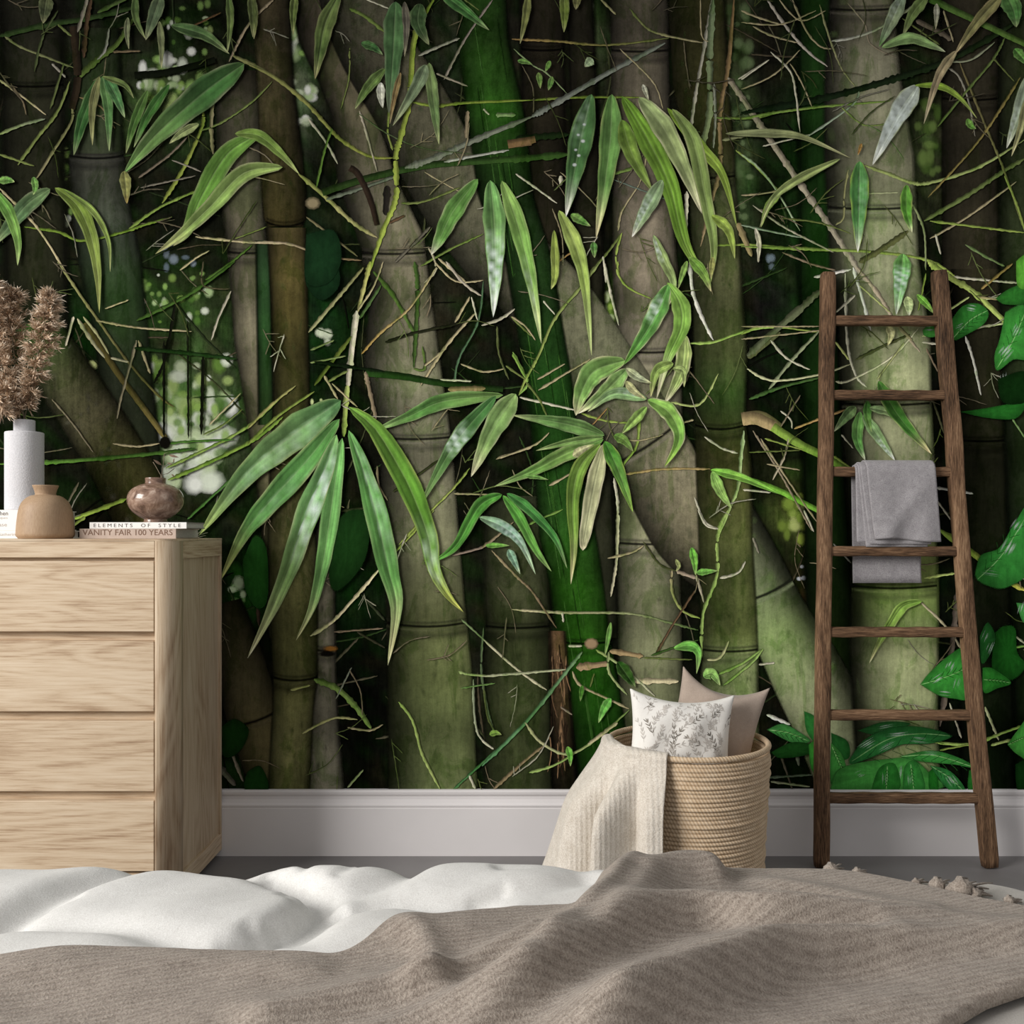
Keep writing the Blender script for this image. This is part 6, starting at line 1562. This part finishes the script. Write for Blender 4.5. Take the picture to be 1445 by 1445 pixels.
 ('G', [(960,375),(940,560),(855,725)], 84, (140,164,84), (206,196,160), (200,194,150)), ('G', [(870,110),(935,220),(940,340),(870,500),(815,700)], 100, (112,162,56), (206,196,160), (150,176,90)), ('G', [(875,120),(780,330),(650,525)], 104, (80,140,56), (84,140,44), (190,190,140), WG(.15, .5, .85)), ('G', [(655,505),(500,560),(430,680),(405,785)], 130, (104,150,66), (190,184,140), (196,190,140)), ('G', [(665,550),(560,660),(415,775)], 92, (110,154,74), (206,196,150), (190,190,140)), ('G', [(765,700),(600,672),(465,765)], 66, (112,150,90), None, None, WG(0, .5, .5)), ('G', [(770,705),(880,770),(930,900),(855,1045)], 92, (110,166,60), (124,160,56), (200,196,150)), ('G', [(900,520),(815,560),(785,690)], 60, (130,160,70), (176,170,110)), ('G', [(900,545),(950,560),(955,640)], 40, (130,150,80)), ('G', [(765,740),(690,820),(640,875)], 54, (110,150,60)), ('G', [(600,885),(650,910),(695,965)], 54, (84,130,44)), ('G', [(660,545),(720,590),(790,620)], 44, (160,170,130)), ('G', [(660,610),(700,660),(760,700)], 40, (176,176,120)),
 ('G', [(1090,1060),(1250,1100),(1445,1185)], 46, (110,184,50), (110,180,50)), ('G', [(1098,1068),(1140,1170),(1195,1255)], 58, (130,186,76)), ('G', [(980,-20),(1050,60),(1092,155)], 58, (104,150,50), (196,180,130)), ('G', [(1100,-20),(1095,40),(1090,90)], 30, (140,140,70)), ('G', [(970,0),(945,70),(925,140)], 30, (110,150,60)),
 ('J', [(1065,190),(1080,260),(1085,330)], 40, (96,180,50)), ('J', [(1090,318),(1140,312),(1195,308)], 34, (104,176,60)), ('J', [(975,700),(1060,690),(1100,730),(1090,830)], 56, (96,176,60)), ('J', [(1125,845),(1170,830),(1210,890)], 60, (130,190,84)), ('J', [(655,955),(620,1010),(592,1080)], 46, (90,170,60)), ('J', [(435,1200),(448,1245),(450,1300)], 34, (90,170,50)), ('J', [(655,570),(640,660),(625,740)], 24, (96,150,60)), ('J', [(690,770),(740,840),(780,900)], 70, (26,66,14)), ('J', [(985,250),(1000,285),(985,310)], 20, (150,160,90)), ('J', [(510,890),(505,930),(500,970)], 24, (60,120,30)), ('J', [(40,1140),(70,1130),(100,1140)], 30, (110,150,50)),
 # the big hand of leaves in the middle
 ('P', [(482,566),(419,611),(350,669),(283,755)], 52, (70,118,62), (120,140,70), (124,140,84), WG(.0, .9, .30, -1)), ('P', [(480,592),(433,652),(378,713),(345,755),(312,820)], 38, (72,130,56), (150,156,84), (140,150,96), WG(.2, .7, .2, -1)), ('P', [(484,619),(475,674),(463,757),(455,803),(441,858),(419,903)], 27, (92,152,72), (196,194,130), (130,166,96)), ('P', [(476,614),(461,661),(433,730),(411,797),(383,864),(351,928)], 36, (88,140,72), (208,206,150), (150,164,110), WG(.05, .62, .9, -1), .18, 1.2, .34),
 ('P', [(493,608),(513,661),(533,730),(549,803),(560,858),(548,938)], 36, (76,134,58), (196,190,130), (130,160,96), WG(.0, .6, .42, -1), .18, 1.2, .42), ('P', [(493,575),(530,605),(566,663),(585,702),(605,757),(613,803),(632,839),(654,863)], 36, (76,126,34), (176,180,70), (140,160,70), WG(.5, .85, .6, 0)),
]
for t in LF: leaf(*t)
# the grove runs on past the picture's edge
for _ in range(70):
    x = prng.choice([prng.uniform(MX0 + 20, -60), prng.uniform(1500, MX1 - 20), prng.uniform(0, 1445)]); y = prng.uniform(MY0 + 10, 1000)
    if 0 < x < 1445: y = prng.uniform(MY0 + 10, -110)
    for k in range(prng.randint(1, 4)):
        a = prng.gauss(1.55, .6); L = prng.uniform(50, 120)
        leaf('P', [(x, y), (x + L * .5 * math.cos(a), y + L * .5 * math.sin(a)), (x + L * math.cos(a + .15), min(y + L * math.sin(a + .15), 1105))], prng.uniform(10, 26), prng.choice([G_MID, G_YEL, (84, 134, 52), (60, 110, 50)]))

def mural_mat():
    t = NT('bamboo_photo_print')
    at = t.n('ShaderNodeAttribute', attribute_name='Ink')
    tx = t.n('ShaderNodeAttribute', attribute_name='grain')
    v = t.coords('Object')
    v2 = t.coords('Object', (1, 1, 0.12))
    n1 = t.noise(v, 55, 5, 0.7, 0.4)
    n2 = t.noise(v2, 110, 4, 0.65)
    n3 = t.noise(v, 260, 3, 0.6)
    s = t.math('ADD', t.math('ADD', t.math('MULTIPLY', n1, 0.9), t.math('MULTIPLY', n2, 0.8)), t.math('MULTIPLY', n3, 0.5))
    s = t.math('SUBTRACT', s, 1.1)
    k = t.math('ADD', t.math('MULTIPLY', t.math('MULTIPLY', s, tx.outputs['Fac']), 1.9), 1.0)
    k = t.math('MAXIMUM', k, 0.15)
    cb = t.n('ShaderNodeCombineXYZ')
    for i in range(3): t.l(k, cb.inputs[i])
    vm = t.n('ShaderNodeVectorMath', operation='MULTIPLY')
    t.l(at.outputs['Color'], vm.inputs[0]); t.l(cb.outputs[0], vm.inputs[1])
    # moss and lichen patches printed on the culms
    n4 = t.noise(t.coords('Object', (1, 1, 0.45)), 16, 6, 0.72, 0.8)
    mk = t.math('MULTIPLY', t.math('MULTIPLY', t.math('SUBTRACT', n4, 0.50), 7.0), t.math('GREATER_THAN', tx.outputs['Fac'], 0.44))
    mk = t.math('MINIMUM', t.math('MAXIMUM', mk, 0.0), 0.55)
    vm2 = t.n('ShaderNodeVectorMath', operation='MULTIPLY')
    mx = t.mix(mk, (1, 1, 1, 1), (0.42, 0.60, 0.30, 1))
    t.l(vm.outputs[0], vm2.inputs[0]); t.l(mx, vm2.inputs[1])
    vm = vm2
    t.l(vm.outputs[0], t.b.inputs['Base Color'])
    t.b.inputs['Roughness'].default_value = 0.9
    t.b.inputs['Specular IOR Level'].default_value = 0.0
    t.l(at.outputs['Alpha'], t.b.inputs['Alpha'])
    return t.m
def make_mural():
    me = bpy.data.meshes.new('wall_mural')
    me.from_pydata(pr_.V, [], pr_.F)
    ca = me.color_attributes.new('Ink', 'FLOAT_COLOR', 'POINT')
    ca.data.foreach_set('color', np.array(pr_.Cc, dtype=np.float32).ravel())
    ga = me.attributes.new('grain', 'FLOAT', 'POINT')
    ga.data.foreach_set('value', np.array(pr_.T, dtype=np.float32))
    me.update()
    o = obj('wall_mural', me, mural_mat(), None, False)
    return tag(o, 'photographic wallpaper of a dense bamboo grove covering the wall above the baseboard', 'wallpaper')
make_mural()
try:
    scene.cycles.transparent_max_bounces = 48
except Exception:
    pass
print('print layers depth', pr_.layer, 'verts', len(pr_.V), 'faces', len(pr_.F))
